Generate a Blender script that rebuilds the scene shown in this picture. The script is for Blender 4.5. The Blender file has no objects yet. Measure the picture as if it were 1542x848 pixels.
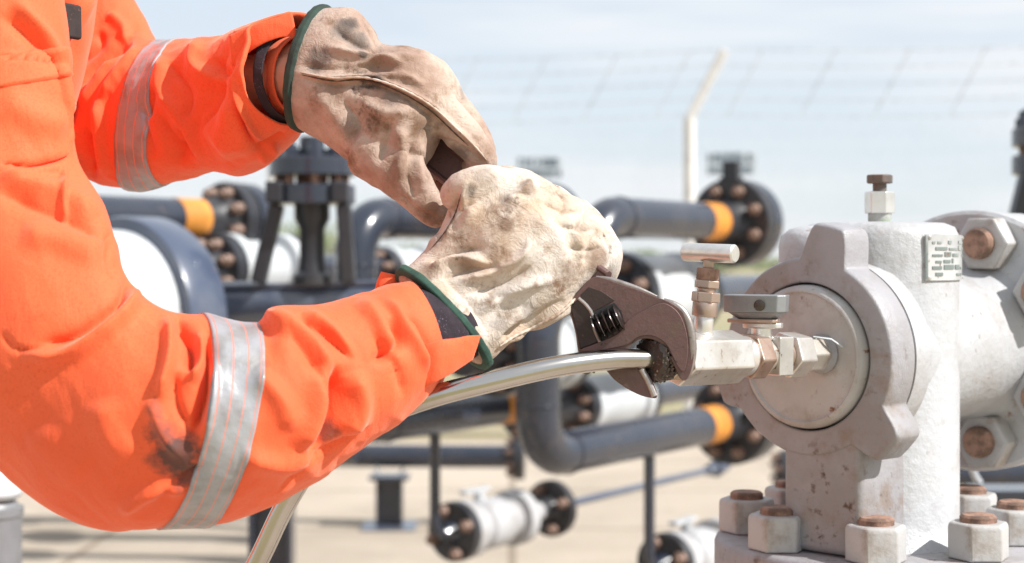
import bpy, bmesh, math, random
import numpy as np
from mathutils import Vector, Matrix, noise as mnoise

random.seed(7); np.random.seed(7)
R = math.radians
scn = bpy.context.scene
COL = scn.collection

# ------------------------------------------------------------------ camera
CAMZ = 1.30                      # chest height of the photographer
LENS = 55.0
FPX = 1542 * LENS / 36.0         # focal length in photo pixels
HOR = 390.0                      # horizon row in the photo
cam_d = bpy.data.cameras.new('camera')
cam_o = bpy.data.objects.new('camera', cam_d); COL.objects.link(cam_o)
cam_o.location = (0, 0, CAMZ); cam_o.rotation_euler = (R(90), 0, 0)
cam_d.lens = LENS; cam_d.sensor_width = 36.0
cam_d.shift_y = -(424 - HOR) / 1542.0
cam_d.clip_start = 0.05; cam_d.clip_end = 6000
cam_d.dof.use_dof = True
cam_d.dof.focus_distance = 1.45
cam_d.dof.aperture_fstop = 5.2
scn.camera = cam_o

# ------------------------------------------------------------------ light
SUN_V = Vector((0.68, -0.29, 0.67)).normalized()          # towards the sun: right and in front
world = bpy.data.worlds.new('World'); scn.world = world; world.use_nodes = True
nt = world.node_tree; N = nt.nodes; L = nt.links
bg = N['Background']
sky = N.new('ShaderNodeTexSky'); sky.sky_type = 'NISHITA'; sky.sun_disc = False
sky.sun_elevation = math.asin(SUN_V.z)
sky.sun_rotation = math.atan2(SUN_V.x, SUN_V.y)
sky.air_density = 1.0; sky.dust_density = 0.4; sky.ozone_density = 2.0
tc = N.new('ShaderNodeTexCoord')
mp = N.new('ShaderNodeMapping'); mp.inputs['Scale'].default_value = (1.3, 1.3, 13.0)
nz = N.new('ShaderNodeTexNoise'); nz.inputs['Scale'].default_value = 2.2; nz.inputs['Detail'].default_value = 6; nz.inputs['Roughness'].default_value = 0.55
rp = N.new('ShaderNodeValToRGB'); rp.color_ramp.elements[0].position = 0.40; rp.color_ramp.elements[1].position = 0.66
rp.color_ramp.elements[0].color = (0.0, 0.0, 0.0, 1); rp.color_ramp.elements[1].color = (0.92, 0.92, 0.92, 1)
mx = N.new('ShaderNodeMix'); mx.data_type = 'RGBA'
mx.inputs['B'].default_value = (6.4, 6.55, 6.75, 1)
veil = N.new('ShaderNodeMix'); veil.data_type = 'RGBA'; veil.inputs['Factor'].default_value = 0.80; veil.inputs['B'].default_value = (5.4, 5.85, 6.35, 1)
L.new(tc.outputs['Generated'], mp.inputs['Vector']); L.new(mp.outputs['Vector'], nz.inputs['Vector'])
L.new(nz.outputs['Fac'], rp.inputs['Fac']); L.new(rp.outputs['Color'], mx.inputs['Factor'])
L.new(sky.outputs['Color'], veil.inputs['A']); L.new(veil.outputs['Result'], mx.inputs['A']); L.new(mx.outputs['Result'], bg.inputs['Color'])
bg.inputs['Strength'].default_value = 0.10

sun_d = bpy.data.lights.new('sun', 'SUN'); sun_d.energy = 4.4; sun_d.angle = R(0.53); sun_d.color = (1.0, 0.975, 0.935)
sun_o = bpy.data.objects.new('sun', sun_d); COL.objects.link(sun_o)
sun_o.rotation_euler = (-SUN_V).to_track_quat('-Z', 'Y').to_euler()
sun_o.location = (6, -2, 6)

vs = scn.view_settings
vs.view_transform = 'Standard'; vs.look = 'None'; vs.gamma = 1.0; vs.use_curve_mapping = False
vs.exposure = 0.56

# ------------------------------------------------------------------ helpers: places
def cam(px, py, d):
    """world point seen at photo pixel (px,py) when it stands d metres in front of the photographer"""
    return Vector(((px - 771.0) / FPX * d, d, CAMZ + (HOR - py) / FPX * d))
def px_of(P):
    P = np.asarray(P); d = P[:, 1]
    return np.stack([771.0 + FPX * P[:, 0] / d, HOR - FPX * (P[:, 2] - CAMZ) / d], 1)
UP = Vector((0, 0, 1))

# ------------------------------------------------------------------ helpers: materials
def new_mat(name):
    m = bpy.data.materials.new(name); m.use_nodes = True
    return m, m.node_tree.nodes, m.node_tree.links, m.node_tree.nodes['Principled BSDF']
def ramp(N, stops):
    r = N.new('ShaderNodeValToRGB'); e = r.color_ramp.elements
    while len(e) < len(stops): e.new(0.5)
    for i, (p, c) in enumerate(stops):
        e[i].position = p; e[i].color = c if len(c) == 4 else (*c, 1)
    return r
def noise_node(N, L, vec, scale, detail=4, rough=0.55):
    n = N.new('ShaderNodeTexNoise'); n.inputs['Scale'].default_value = scale
    n.inputs['Detail'].default_value = detail; n.inputs['Roughness'].default_value = rough
    L.new(vec, n.inputs['Vector']); return n
def mixc(N, L, fac, a, b):
    m = N.new('ShaderNodeMix'); m.data_type = 'RGBA'
    for s, v in (('Factor', fac), ('A', a), ('B', b)):
        if hasattr(v, 'links') or hasattr(v, 'is_linked'): L.new(v, m.inputs[s])
        elif s == 'Factor': m.inputs[s].default_value = v
        else: m.inputs[s].default_value = (*v, 1) if len(v) == 3 else v
    return m.outputs['Result']
def bump_node(N, L, b, height, strength, dist, prev=None):
    bp = N.new('ShaderNodeBump'); bp.inputs['Strength'].default_value = strength; bp.inputs['Distance'].default_value = dist
    L.new(height, bp.inputs['Height'])
    if prev is not None: L.new(prev, bp.inputs['Normal'])
    L.new(bp.outputs['Normal'], b.inputs['Normal']); return bp.outputs['Normal']

def painted(name, base, rust=(0.16, 0.07, 0.03), rust_amt=0.5, rough=0.45, metallic=0.0, scale=1.0, bump=0.25, coat=0.0, tint=None, spots=True, smudge=0.0, spec=0.5):
    """painted or bare metal with rust specks, faint grime and a slightly uneven surface"""
    m, N, L, b = new_mat(name)
    t = N.new('ShaderNodeTexCoord'); v = t.outputs['Object']
    n1 = noise_node(N, L, v, 9 * scale, 6, 0.6)
    tint = tint or tuple(c * 0.72 for c in base)
    c = mixc(N, L, ramp_out(N, L, n1.outputs['Fac'], 0.40, 0.64), base, tint)
    if smudge:                                   # brown weather stains of their own shape
        ns = noise_node(N, L, v, 17 * scale, 7, 0.68)
        ms = N.new('ShaderNodeMath'); ms.operation = 'MULTIPLY'; L.new(ramp_out(N, L, ns.outputs['Fac'], 0.51, 0.68), ms.inputs[0]); ms.inputs[1].default_value = smudge
        c = mixc(N, L, ms.outputs[0], c, (0.21, 0.145, 0.10))
    if spots:
        n2 = noise_node(N, L, v, 70 * scale, 5, 0.62)
        n3 = noise_node(N, L, v, 6.5 * scale, 3, 0.5)
        ma = N.new('ShaderNodeMath'); ma.operation = 'MULTIPLY'
        L.new(ramp_out(N, L, n2.outputs['Fac'], 0.655 - 0.06 * rust_amt, 0.70), ma.inputs[0])
        L.new(ramp_out(N, L, n3.outputs['Fac'], 0.42, 0.62), ma.inputs[1])
        c = mixc(N, L, ma.outputs[0], c, rust)
    L.new(c, b.inputs['Base Color'])
    b.inputs['Metallic'].default_value = metallic; b.inputs['Specular IOR Level'].default_value = spec
    rr = N.new('ShaderNodeMapRange'); rr.inputs['To Min'].default_value = max(0.05, rough - 0.1); rr.inputs['To Max'].default_value = rough + 0.15
    L.new(n1.outputs['Fac'], rr.inputs['Value']); L.new(rr.outputs['Result'], b.inputs['Roughness'])
    if coat: b.inputs['Coat Weight'].default_value = coat; b.inputs['Coat Roughness'].default_value = 0.07
    if bump:
        nb = noise_node(N, L, v, 75 * scale, 7, 0.62)
        bump_node(N, L, b, nb.outputs['Fac'], bump, 0.0028 / scale)
    return m
def ramp_out(N, L, fac, lo, hi):
    r = N.new('ShaderNodeMapRange'); r.inputs['From Min'].default_value = lo; r.inputs['From Max'].default_value = hi
    r.interpolation_type = 'SMOOTHSTEP'
    L.new(fac, r.inputs['Value']); return r.outputs['Result']

M = {}
M['silver'] = painted('silver_paint', (0.455, 0.46, 0.475), rust_amt=1.0, rough=0.38, bump=0.7, tint=(0.40, 0.395, 0.40), smudge=0.25)
M['silver_worn_shaded'] = painted('worn_shaded_silver_paint', (0.315, 0.305, 0.322), rust_amt=1.5, rough=0.48, bump=0.6, smudge=0.6, tint=(0.255, 0.238, 0.238), rust=(0.09, 0.055, 0.04))  # shade of the cap and web put into the colour, besides rust and smudges
M['nut_paint'] = painted('nut_paint', (0.44, 0.43, 0.425), rust_amt=1.1, rough=0.45, bump=0.5, scale=1.4, tint=(0.36, 0.33, 0.31), smudge=0.5)
M['rust'] = painted('rusty_steel', (0.33, 0.19, 0.135), rust=(0.05, 0.03, 0.025), rust_amt=1.2, rough=0.75, scale=6, bump=0.6, tint=(0.13, 0.075, 0.055), smudge=0.5)
M['rust_dark'] = painted('dark_rusted_steel', (0.105, 0.085, 0.078), rust_amt=0.8, rough=0.6, scale=5, bump=0.5, tint=(0.16, 0.10, 0.075))
M['grey_paint'] = painted('grey_paint', (0.20, 0.20, 0.21), rust_amt=0.6, rough=0.4, bump=0.15)
M['steel'] = painted('stainless_fitting', (0.74, 0.71, 0.67), rust=(0.25, 0.12, 0.06), rust_amt=0.7, rough=0.33, metallic=0.75, scale=2, bump=0.15, tint=(0.58, 0.53, 0.47), smudge=0.25)
M['steel_brown'] = painted('stained_fitting', (0.45, 0.34, 0.28), rust=(0.16, 0.08, 0.05), rust_amt=1.0, rough=0.38, metallic=0.75, scale=2, bump=0.2, tint=(0.30, 0.19, 0.14))
M['steel_bright'] = painted('bright_fitting', (0.80, 0.78, 0.75), rust_amt=0.3, rough=0.30, metallic=0.8, scale=2, bump=0.1)
M['tube'] = painted('polished_tube', (0.52, 0.49, 0.46), rust_amt=0.0, rough=0.17, metallic=1.0, bump=0.0, spots=False, tint=(0.43, 0.39, 0.35))
M['brass'] = painted('brass_ferrule', (0.58, 0.48, 0.35), rust_amt=0.6, rough=0.3, metallic=0.9, scale=2, bump=0.1)
M['oily'] = painted('oily_black_nut', (0.10, 0.08, 0.07), rust=(0.45, 0.38, 0.32), rust_amt=1.6, rough=0.25, metallic=0.8, scale=3, bump=0.7)  # the pale specks are glints painted onto the black nut
M['wrench'] = painted('dark_wrench_steel', (0.155, 0.087, 0.080), rust=(0.04, 0.025, 0.022), rust_amt=1.0, rough=0.5, metallic=0.35, scale=2.5, bump=0.55, tint=(0.12, 0.072, 0.066), smudge=0.25)
M['wrench_dark'] = painted('dark_wrench_recess', (0.05, 0.032, 0.028), rust_amt=0.3, rough=0.5, metallic=0.3, scale=2.5, bump=0.4, tint=(0.035, 0.022, 0.02))
M['wrench_edge'] = painted('worn_wrench_edge', (0.42, 0.38, 0.36), rust_amt=0.6, rough=0.38, metallic=0.8, scale=2.5, bump=0.3, tint=(0.26, 0.22, 0.2))
M['worm'] = painted('oiled_worm_steel', (0.12, 0.10, 0.095), rust_amt=0.2, rough=0.22, metallic=0.9, scale=2, bump=0.1)
M['pipe'] = painted('dark_pipe_paint', (0.022, 0.028, 0.044), rust_amt=0.2, rough=0.24, coat=0.5, spec=0.45, bump=0.08, scale=0.6, tint=(0.030, 0.035, 0.050), rust=(0.2, 0.12, 0.08), smudge=0.1)
M['pipe_blue'] = painted('blue_grey_paint', (0.060, 0.078, 0.125), rust_amt=0.6, rough=0.30, coat=0.5, bump=0.1, scale=0.6, tint=(0.105, 0.12, 0.155), rust=(0.25, 0.17, 0.13))
M['flange_dark'] = painted('dark_flange_paint', (0.026, 0.027, 0.033), rust_amt=0.5, rough=0.35, bump=0.1, scale=0.6, tint=(0.035, 0.034, 0.037), rust=(0.14, 0.08, 0.05))
M['band'] = painted('orange_band_paint', (0.72, 0.29, 0.05), rust_amt=0.2, rough=0.4, bump=0.1)
M['bolt'] = painted('rusty_bolt', (0.24, 0.15, 0.11), rust_amt=1, rough=0.55, bump=0.3, scale=3, tint=(0.12, 0.075, 0.06))
M['white'] = painted('white_valve_paint', (0.56, 0.58, 0.60), rust_amt=0.4, rough=0.38, bump=0.15, scale=0.7, tint=(0.47, 0.49, 0.50))
M['concrete_post'] = painted('concrete_post', (0.72, 0.70, 0.66), rust_amt=0, rough=0.85, bump=0.4, spots=False, tint=(0.62, 0.60, 0.57))
M['galv'] = painted('galvanised_wire', (0.62, 0.64, 0.67), rust_amt=0, rough=0.4, metallic=0.3, bump=0, spots=False)
M['green'] = painted('green_sealant', (0.10, 0.22, 0.09), rust_amt=0.5, rough=0.6, scale=2)
M['black'] = painted('black_rubber', (0.02, 0.02, 0.022), rust_amt=0, rough=0.6, spots=False)
M['plate'] = painted('stamped_plate', (0.60, 0.60, 0.60), rust_amt=0.8, rough=0.35, metallic=0.3, scale=2, bump=0.2)
M['plate_ink'] = painted('plate_ink', (0.16, 0.19, 0.18), rust_amt=0.6, rough=0.6, scale=2, bump=0, tint=(0.3, 0.32, 0.31))
M['sign_white'] = painted('sign_white', (0.55, 0.60, 0.64), rust_amt=0, rough=0.5, bump=0, spots=False)
M['sign_ink'] = painted('sign_ink', (0.10, 0.15, 0.19), rust_amt=0, rough=0.5, bump=0, spots=False)

def fabric():
    m, N, L, b = new_mat('orange_fabric')
    t = N.new('ShaderNodeTexCoord'); v = t.outputs['Object']
    n1 = noise_node(N, L, v, 7, 5)
    c = mixc(N, L, ramp_out(N, L, n1.outputs['Fac'], 0.35, 0.7), (0.90, 0.125, 0.034), (0.84, 0.10, 0.024))
    ng = noise_node(N, L, v, 420, 2, 0.6)
    c = mixc(N, L, ramp_out(N, L, ng.outputs['Fac'], 0.45, 0.75), c, (0.79, 0.095, 0.022))
    L.new(c, b.inputs['Base Color']); b.inputs['Roughness'].default_value = 0.75
    b.inputs['Sheen Weight'].default_value = 0.4; b.inputs['Sheen Roughness'].default_value = 0.5; b.inputs['Sheen Tint'].default_value = (1, 0.6, 0.45, 1)
    # fine creases run across the cloth, then the twill weave
    mpp = N.new('ShaderNodeMapping'); mpp.inputs['Rotation'].default_value = (0, R(35), 0); mpp.inputs['Scale'].default_value = (1.0, 1.0, 0.35); L.new(v, mpp.inputs['Vector'])
    n3 = noise_node(N, L, mpp.outputs['Vector'], 38, 5, 0.6); n3.inputs['Distortion'].default_value = 0.8
    n2 = noise_node(N, L, v, 800, 2, 0.5)
    p = bump_node(N, L, b, n3.outputs['Fac'], 0.32, 0.005)
    bump_node(N, L, b, n2.outputs['Fac'], 0.35, 0.0008, p)
    return m
PERSON_LOC = Vector((-0.62, 1.62, 0.0))

def leather(name, warm, dark0=0.62, cream=(0.60, 0.54, 0.485)):
    m, N, L, b = new_mat(name)
    t = N.new('ShaderNodeTexCoord'); v = t.outputs['Object']
    n1 = noise_node(N, L, v, 16, 7, 0.62); n2 = noise_node(N, L, v, 34, 8, 0.68); n3 = noise_node(N, L, v, 420, 3, 0.6)
    c = mixc(N, L, ramp_out(N, L, n1.outputs['Fac'], 0.36, 0.66), cream, warm)
    c = mixc(N, L, ramp_out(N, L, n2.outputs['Fac'], 0.50, 0.70), c, (0.20, 0.115, 0.065))
    n4 = noise_node(N, L, v, 11, 6, 0.7)
    c = mixc(N, L, ramp_out(N, L, n4.outputs['Fac'], dark0, dark0 + 0.07), c, (0.075, 0.05, 0.04))
    mm = N.new('ShaderNodeMath'); mm.operation = 'MULTIPLY'; L.new(ramp_out(N, L, n3.outputs['Fac'], 0.5, 0.75), mm.inputs[0]); mm.inputs[1].default_value = 0.45
    c = mixc(N, L, mm.outputs[0], c, (0.32, 0.22, 0.15))
    L.new(c, b.inputs['Base Color']); b.inputs['Roughness'].default_value = 0.86
    b.inputs['Sheen Weight'].default_value = 0.15
    p = bump_node(N, L, b, n3.outputs['Fac'], 0.35, 0.0012)
    n5 = noise_node(N, L, v, 48, 6, 0.65); n5.inputs['Distortion'].default_value = 1.2
    sb5 = N.new('ShaderNodeMath'); sb5.operation = 'SUBTRACT'; L.new(n5.outputs['Fac'], sb5.inputs[0]); sb5.inputs[1].default_value = 0.5
    ab5 = N.new('ShaderNodeMath'); ab5.operation = 'ABSOLUTE'; L.new(sb5.outputs[0], ab5.inputs[0])
    bump_node(N, L, b, ab5.outputs[0], 0.5, 0.007, p)
    return m
def add_stains(mat, surf, marks):
    """grease and soot marks soaked into a cloth: each a ragged blot at its own place on the surface"""
    N, L = mat.node_tree.nodes, mat.node_tree.links; b = N['Principled BSDF']
    src = b.inputs['Base Color'].links[0].from_socket; t = N.new('ShaderNodeTexCoord'); v = t.outputs['Object']
    S = np.asarray(surf); pp = px_of(S)
    nn = noise_node(N, L, v, 60, 6, 0.72)
    for px, py, r, amt, col in marks:
        dd = np.hypot(pp[:, 0] - px, pp[:, 1] - py); near_ = np.where(dd < max(4.0, dd.min() + 1.0))[0]
        P = Vector(S[near_[np.argmin(S[near_, 1])]]) - PERSON_LOC
        vd = N.new('ShaderNodeVectorMath'); vd.operation = 'DISTANCE'; L.new(v, vd.inputs[0]); vd.inputs[1].default_value = P
        ad = N.new('ShaderNodeMath'); ad.operation = 'MULTIPLY_ADD'; L.new(nn.outputs['Fac'], ad.inputs[0]); ad.inputs[1].default_value = -r * 2.2; L.new(vd.outputs['Value'], ad.inputs[2])
        f = N.new('ShaderNodeMapRange'); f.inputs['From Min'].default_value = r * 0.15; f.inputs['From Max'].default_value = -r * 0.55
        f.inputs['To Max'].default_value = amt; L.new(ad.outputs[0], f.inputs['Value'])
        src = mixc(N, L, f.outputs['Result'], src, col)
    L.new(src, b.inputs['Base Color'])
M['leather'] = leather('suede_leather', (0.50, 0.37, 0.27), 0.63)
M['leather_dark'] = leather('soiled_shaded_suede', (0.31, 0.195, 0.145), 0.585, (0.50, 0.39, 0.32))  # darker than the lower glove: soiling plus shade put into the colour
M['seam'] = painted('pale_leather_welt', (0.62, 0.54, 0.46), rust_amt=0.8, rough=0.8, scale=4, bump=0.5, tint=(0.42, 0.30, 0.22), rust=(0.1, 0.07, 0.05))
M['seam_dark'] = painted('dark_stitching', (0.11, 0.07, 0.05), rust_amt=0.5, rough=0.9, scale=4, bump=0.5)
M['binding'] = painted('green_binding', (0.035, 0.095, 0.068), rust_amt=0.8, rough=0.85, scale=3, bump=0.6, tint=(0.02, 0.045, 0.036), rust=(0.015, 0.015, 0.013))
M['binding_dark'] = painted('soiled_binding', (0.022, 0.035, 0.028), rust_amt=1.0, rough=0.85, scale=3, bump=0.6, tint=(0.03, 0.06, 0.045), rust=(0.015, 0.012, 0.01))
M['velcro'] = painted('black_velcro', (0.028, 0.02, 0.027), rust=(0.16, 0.13, 0.17), rust_amt=1.6, rough=0.95, scale=9, bump=0.9)
M['skin'] = painted('skin', (0.60, 0.30, 0.20), rust_amt=0, rough=0.5, spots=False, bump=0.1, tint=(0.52, 0.25, 0.16))
M['skin'].node_tree.nodes['Principled BSDF'].inputs['Subsurface Weight'].default_value = 0.1
M['hair'] = painted('dark_hair', (0.02, 0.015, 0.012), rust_amt=0, rough=0.6, spots=False)
M['badge'] = painted('dark_badge', (0.03, 0.022, 0.02), rust_amt=1, rough=0.8, scale=6, bump=0.5, rust=(0.2, 0.1, 0.07))
M['boot'] = painted('boot_leather', (0.06, 0.045, 0.035), rust_amt=0.3, rough=0.6)
M['orange'] = fabric()

def tape():
    m, N, L, b = new_mat('reflective_tape')
    uv = N.new('ShaderNodeUVMap'); uv.uv_map = 'UVMap'
    sp = N.new('ShaderNodeSeparateXYZ'); L.new(uv.outputs['UV'], sp.inputs[0])
    f = N.new('ShaderNodeMath'); f.operation = 'MULTIPLY'; L.new(sp.outputs['X'], f.inputs[0]); f.inputs[1].default_value = 4.0
    fr = N.new('ShaderNodeMath'); fr.operation = 'FRACT'; L.new(f.outputs[0], fr.inputs[0])
    su = N.new('ShaderNodeMath'); su.operation = 'SUBTRACT'; L.new(fr.outputs[0], su.inputs[0]); su.inputs[1].default_value = 0.5
    ab = N.new('ShaderNodeMath'); ab.operation = 'ABSOLUTE'; L.new(su.outputs[0], ab.inputs[0])
    stripe = ramp_out(N, L, ab.outputs[0], 0.055, 0.025)
    t = N.new('ShaderNodeTexCoord'); n = noise_node(N, L, t.outputs['Object'], 40, 5, 0.6)
    g = mixc(N, L, ramp_out(N, L, n.outputs['Fac'], 0.4, 0.7), (0.37, 0.37, 0.39), (0.28, 0.265, 0.26))
    c = mixc(N, L, stripe, g, (0.75, 0.24, 0.17))
    L.new(c, b.inputs['Base Color']); b.inputs['Roughness'].default_value = 0.38; b.inputs['Metallic'].default_value = 0.25
    n2 = noise_node(N, L, t.outputs['Object'], 120, 3, 0.5)
    bump_node(N, L, b, n2.outputs['Fac'], 0.3, 0.002)
    return m
M['tape'] = tape()

# ------------------------------------------------------------------ helpers: things and parts
def tag(o, label=None, cat=None, group=None, kind=None):
    if label: o['label'] = label
    if cat: o['category'] = cat
    if group: o['group'] = group
    if kind: o['kind'] = kind
    return o
def thing(name, label, cat, loc, group=None):
    o = bpy.data.objects.new(name, None); COL.objects.link(o); o.location = loc
    o.empty_display_size = 0.05
    return tag(o, label, cat, group)
def copy_tree(o, parent=None):
    c = o.copy(); COL.objects.link(c)
    if parent is not None: c.parent = parent
    for ch in list(o.children): copy_tree(ch, c)
    return c

class MB:
    """collects solid shapes in world space and links them as one mesh object"""
    def __init__(s): s.bm = bmesh.new()
    def ring_loft(s, rings, cap0=True, cap1=True, smooth=True):
        rows = [[s.bm.verts.new(p) for p in r] for r in rings]
        n = len(rows[0])
        for a, b in zip(rows, rows[1:]):
            for i in range(n):
                f = s.bm.faces.new((a[i], a[(i + 1) % n], b[(i + 1) % n], b[i])); f.smooth = smooth
        if cap0: s.bm.faces.new(rows[0][::-1])
        if cap1: s.bm.faces.new(rows[-1])
        return s
    def lathe(s, o, axis, prof, n=40, up=UP, caps=True):
        """prof: (distance along axis, radius) pairs"""
        o = Vector(o); a = Vector(axis).normalized()
        u = a.cross(up)
        if u.length < 1e-4: u = a.cross(Vector((1, 0, 0)))
        u.normalize(); w = u.cross(a)
        rings = [[o + a * t + (u * math.cos(2 * math.pi * i / n) + w * math.sin(2 * math.pi * i / n)) * max(r, 1e-4) for i in range(n)] for t, r in prof]
        return s.ring_loft(rings, caps, caps)
    def cyl(s, p0, p1, r, r1=None, n=24):
        p0 = Vector(p0); p1 = Vector(p1)
        return s.lathe(p0, p1 - p0, [(0, r), ((p1 - p0).length, r if r1 is None else r1)], n)
    def prism(s, o, axis, length, r, sides=6, rot=0.0, up=UP):
        o = Vector(o); a = Vector(axis).normalized(); u = a.cross(up)
        if u.length < 1e-4: u = Vector((1, 0, 0))
        u.normalize(); w = u.cross(a)
        rings = [[o + a * t + (u * math.cos(rot + 2 * math.pi * i / sides) + w * math.sin(rot + 2 * math.pi * i / sides)) * r for i in range(sides)] for t in (0, length)]
        return s.ring_loft(rings, smooth=False)
    def box(s, c, ux, uy, uz, sx, sy, sz):
        c = Vector(c); ux = Vector(ux).normalized(); uy = Vector(uy).normalized(); uz = Vector(uz).normalized()
        vs_ = [s.bm.verts.new(c + ux * (a * sx / 2) + uy * (b * sy / 2) + uz * (d * sz / 2)) for a in (-1, 1) for b in (-1, 1) for d in (-1, 1)]
        for q in ((0, 1, 3, 2), (4, 6, 7, 5), (0, 4, 5, 1), (2, 3, 7, 6), (0, 2, 6, 4), (1, 5, 7, 3)):
            s.bm.faces.new([vs_[i] for i in q])
        return s
    def tube(s, pts, r, n=20, flat=1.0, radii=None):
        pts = [Vector(p) for p in pts]; rings = []
        t0 = (pts[1] - pts[0]).normalized()
        u = t0.cross(UP)
        if u.length < 0.05: u = t0.cross(Vector((0, 1, 0)))
        u.normalize()
        for i, p in enumerate(pts):
            t = (pts[min(i + 1, len(pts) - 1)] - pts[max(i - 1, 0)]).normalized()
            u = (u - t * u.dot(t)).normalized(); w = t.cross(u)
            rr = radii[i] if radii else r
            rings.append([p + (u * math.cos(2 * math.pi * k / n) + w * (math.sin(2 * math.pi * k / n) * flat)) * rr for k in range(n)])
        return s.ring_loft(rings)
    def extrude(s, outline, depth_vec):
        """closed outline of 3D points pushed along depth_vec"""
        dv = Vector(depth_vec)
        a = [s.bm.verts.new(p) for p in outline]; b = [s.bm.verts.new(Vector(p) + dv) for p in outline]
        n = len(a)
        s.bm.faces.new(a); s.bm.faces.new(b[::-1])
        for i in range(n): s.bm.faces.new((a[(i + 1) % n], a[i], b[i], b[(i + 1) % n]))
        return s
    def build(s, name, mat, parent=None, bevel=0.0, smooth_angle=35, kind=None, seg=2):
        bmesh.ops.recalc_face_normals(s.bm, faces=s.bm.faces[:])
        root = parent
        while root is not None and root.parent is not None: root = root.parent
        if root is not None: bmesh.ops.translate(s.bm, verts=s.bm.verts[:], vec=-Vector(root.location))
        me = bpy.data.meshes.new(name); s.bm.to_mesh(me); s.bm.free()
        o = bpy.data.objects.new(name, me); COL.objects.link(o)
        me.materials.append(M[mat] if isinstance(mat, str) else mat)
        if parent is not None: o.parent = parent
        for p in me.polygons: p.use_smooth = True
        me.set_sharp_from_angle(angle=R(smooth_angle))
        if bevel:
            bv = o.modifiers.new('bevel', 'BEVEL'); bv.width = bevel; bv.segments = seg; bv.limit_method = 'ANGLE'; bv.angle_limit = R(30); bv.harden_normals = True
        if kind: o['kind'] = kind
        return o

def fillet(pts, rad, n=10):
    """polyline with its corners rounded"""
    pts = [Vector(p) for p in pts]; out = [pts[0]]
    for i in range(1, len(pts) - 1):
        a = (pts[i - 1] - pts[i]); b = (pts[i + 1] - pts[i]); la, lb = a.length, b.length
        a.normalize(); b.normalize(); ang = a.angle(b)
        t = min(rad / math.tan(ang / 2), la * 0.49, lb * 0.49); rr = t * math.tan(ang / 2)
        c = pts[i] + (a + b).normalized() * (rr / math.sin(ang / 2))
        s0 = pts[i] + a * t - c; s1 = pts[i] + b * t - c; tot = s0.angle(s1)
        for k in range(n + 1):
            f = k / n
            out.append(c + (s0 * math.sin((1 - f) * tot) + s1 * math.sin(f * tot)) / math.sin(tot))
    out.append(pts[-1]); return out
def spline(pts, n=60):
    P = np.array([tuple(p) for p in pts], float); rows = hermite(P, P, n); return [Vector(r) for r in rows]

def hermite(tab, key, n):
    """smooth interpolation of table rows; key rows give the chord lengths"""
    tab = np.asarray(tab, float); key = np.asarray(key, float)
    t = np.concatenate([[0], np.cumsum(np.linalg.norm(np.diff(key, axis=0), axis=1) ** 0.7 + 1e-9)]); t /= t[-1]
    m = np.zeros_like(tab); dt = np.diff(t)[:, None]; sl = np.diff(tab, axis=0) / dt
    m[0] = sl[0]; m[-1] = sl[-1]
    m[1:-1] = (sl[:-1] * dt[1:] + sl[1:] * dt[:-1]) / (dt[1:] + dt[:-1])
    q = np.linspace(0, 1, n); i = np.clip(np.searchsorted(t, q, side='right') - 1, 0, len(t) - 2)
    h = (t[i + 1] - t[i])[:, None]; s = ((q - t[i])[:, None]) / h
    return (2 * s**3 - 3 * s**2 + 1) * tab[i] + (s**3 - 2 * s**2 + s) * h * m[i] + (-2 * s**3 + 3 * s**2) * tab[i + 1] + (s**3 - s**2) * h * m[i + 1]
def station_t(tab, key):
    key = np.asarray(key, float)
    t = np.concatenate([[0], np.cumsum(np.linalg.norm(np.diff(key, axis=0), axis=1) ** 0.7 + 1e-9)]); return t / t[-1]

# soft shapes: a sleeve or a glove body is a row of rings, each ring given by its two edges in view, its distance and its thickness
def soft_rings(st, nu, nv, power=1.0):
    """st rows: (ax, ay, bx, by, dist, thick, lean_x, lean_y) -> grid nu x nv x 3"""
    st = np.asarray(st, float); mid = (st[:, 0:2] + st[:, 2:4]) / 2
    key = np.concatenate([mid, st[:, 4:5] * 100], 1)
    q = hermite(st, key, nu); G = np.zeros((nu, nv, 3))
    ph = np.linspace(0, 2 * np.pi, nv, endpoint=False)
    c_, s_ = np.cos(ph), np.sin(ph)
    if power != 1.0:
        c_ = np.sign(c_) * np.abs(c_) ** power; s_ = np.sign(s_) * np.abs(s_) ** power
    for k in range(nu):
        ax, ay, bx, by, d, th, lx, ly = q[k]
        A = np.array(cam(ax, ay, d)); B = np.array(cam(bx, by, d)); C = (A + B) / 2; h = (A - B) / 2
        v = C - np.array([0, 0, CAMZ]); v /= np.linalg.norm(v)
        g = -v * th * np.linalg.norm(h) + np.array([lx, 0, -ly]) * d / FPX
        G[k] = C + np.outer(c_, h) + np.outer(s_, g)
    return G, station_t(st, key)
def grid_normals(G):
    du = np.gradient(G, axis=0); dv = (np.roll(G, -1, 1) - np.roll(G, 1, 1)) / 2
    n = np.cross(du, dv); n /= np.linalg.norm(n, axis=2, keepdims=True) + 1e-12
    c = G.mean(axis=1, keepdims=True)
    if ((G - c) * n).sum() < 0: n = -n
    return n
def seg_dist(p, a, b):
    ab = b - a; t = np.clip(((p - a) @ ab) / (ab @ ab + 1e-9), 0, 1)
    q = a + t[:, None] * ab; dv = p - q
    return np.linalg.norm(dv, axis=1), t, (ab[0] * dv[:, 1] - ab[1] * dv[:, 0]) / (np.linalg.norm(ab) + 1e-9)
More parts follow.
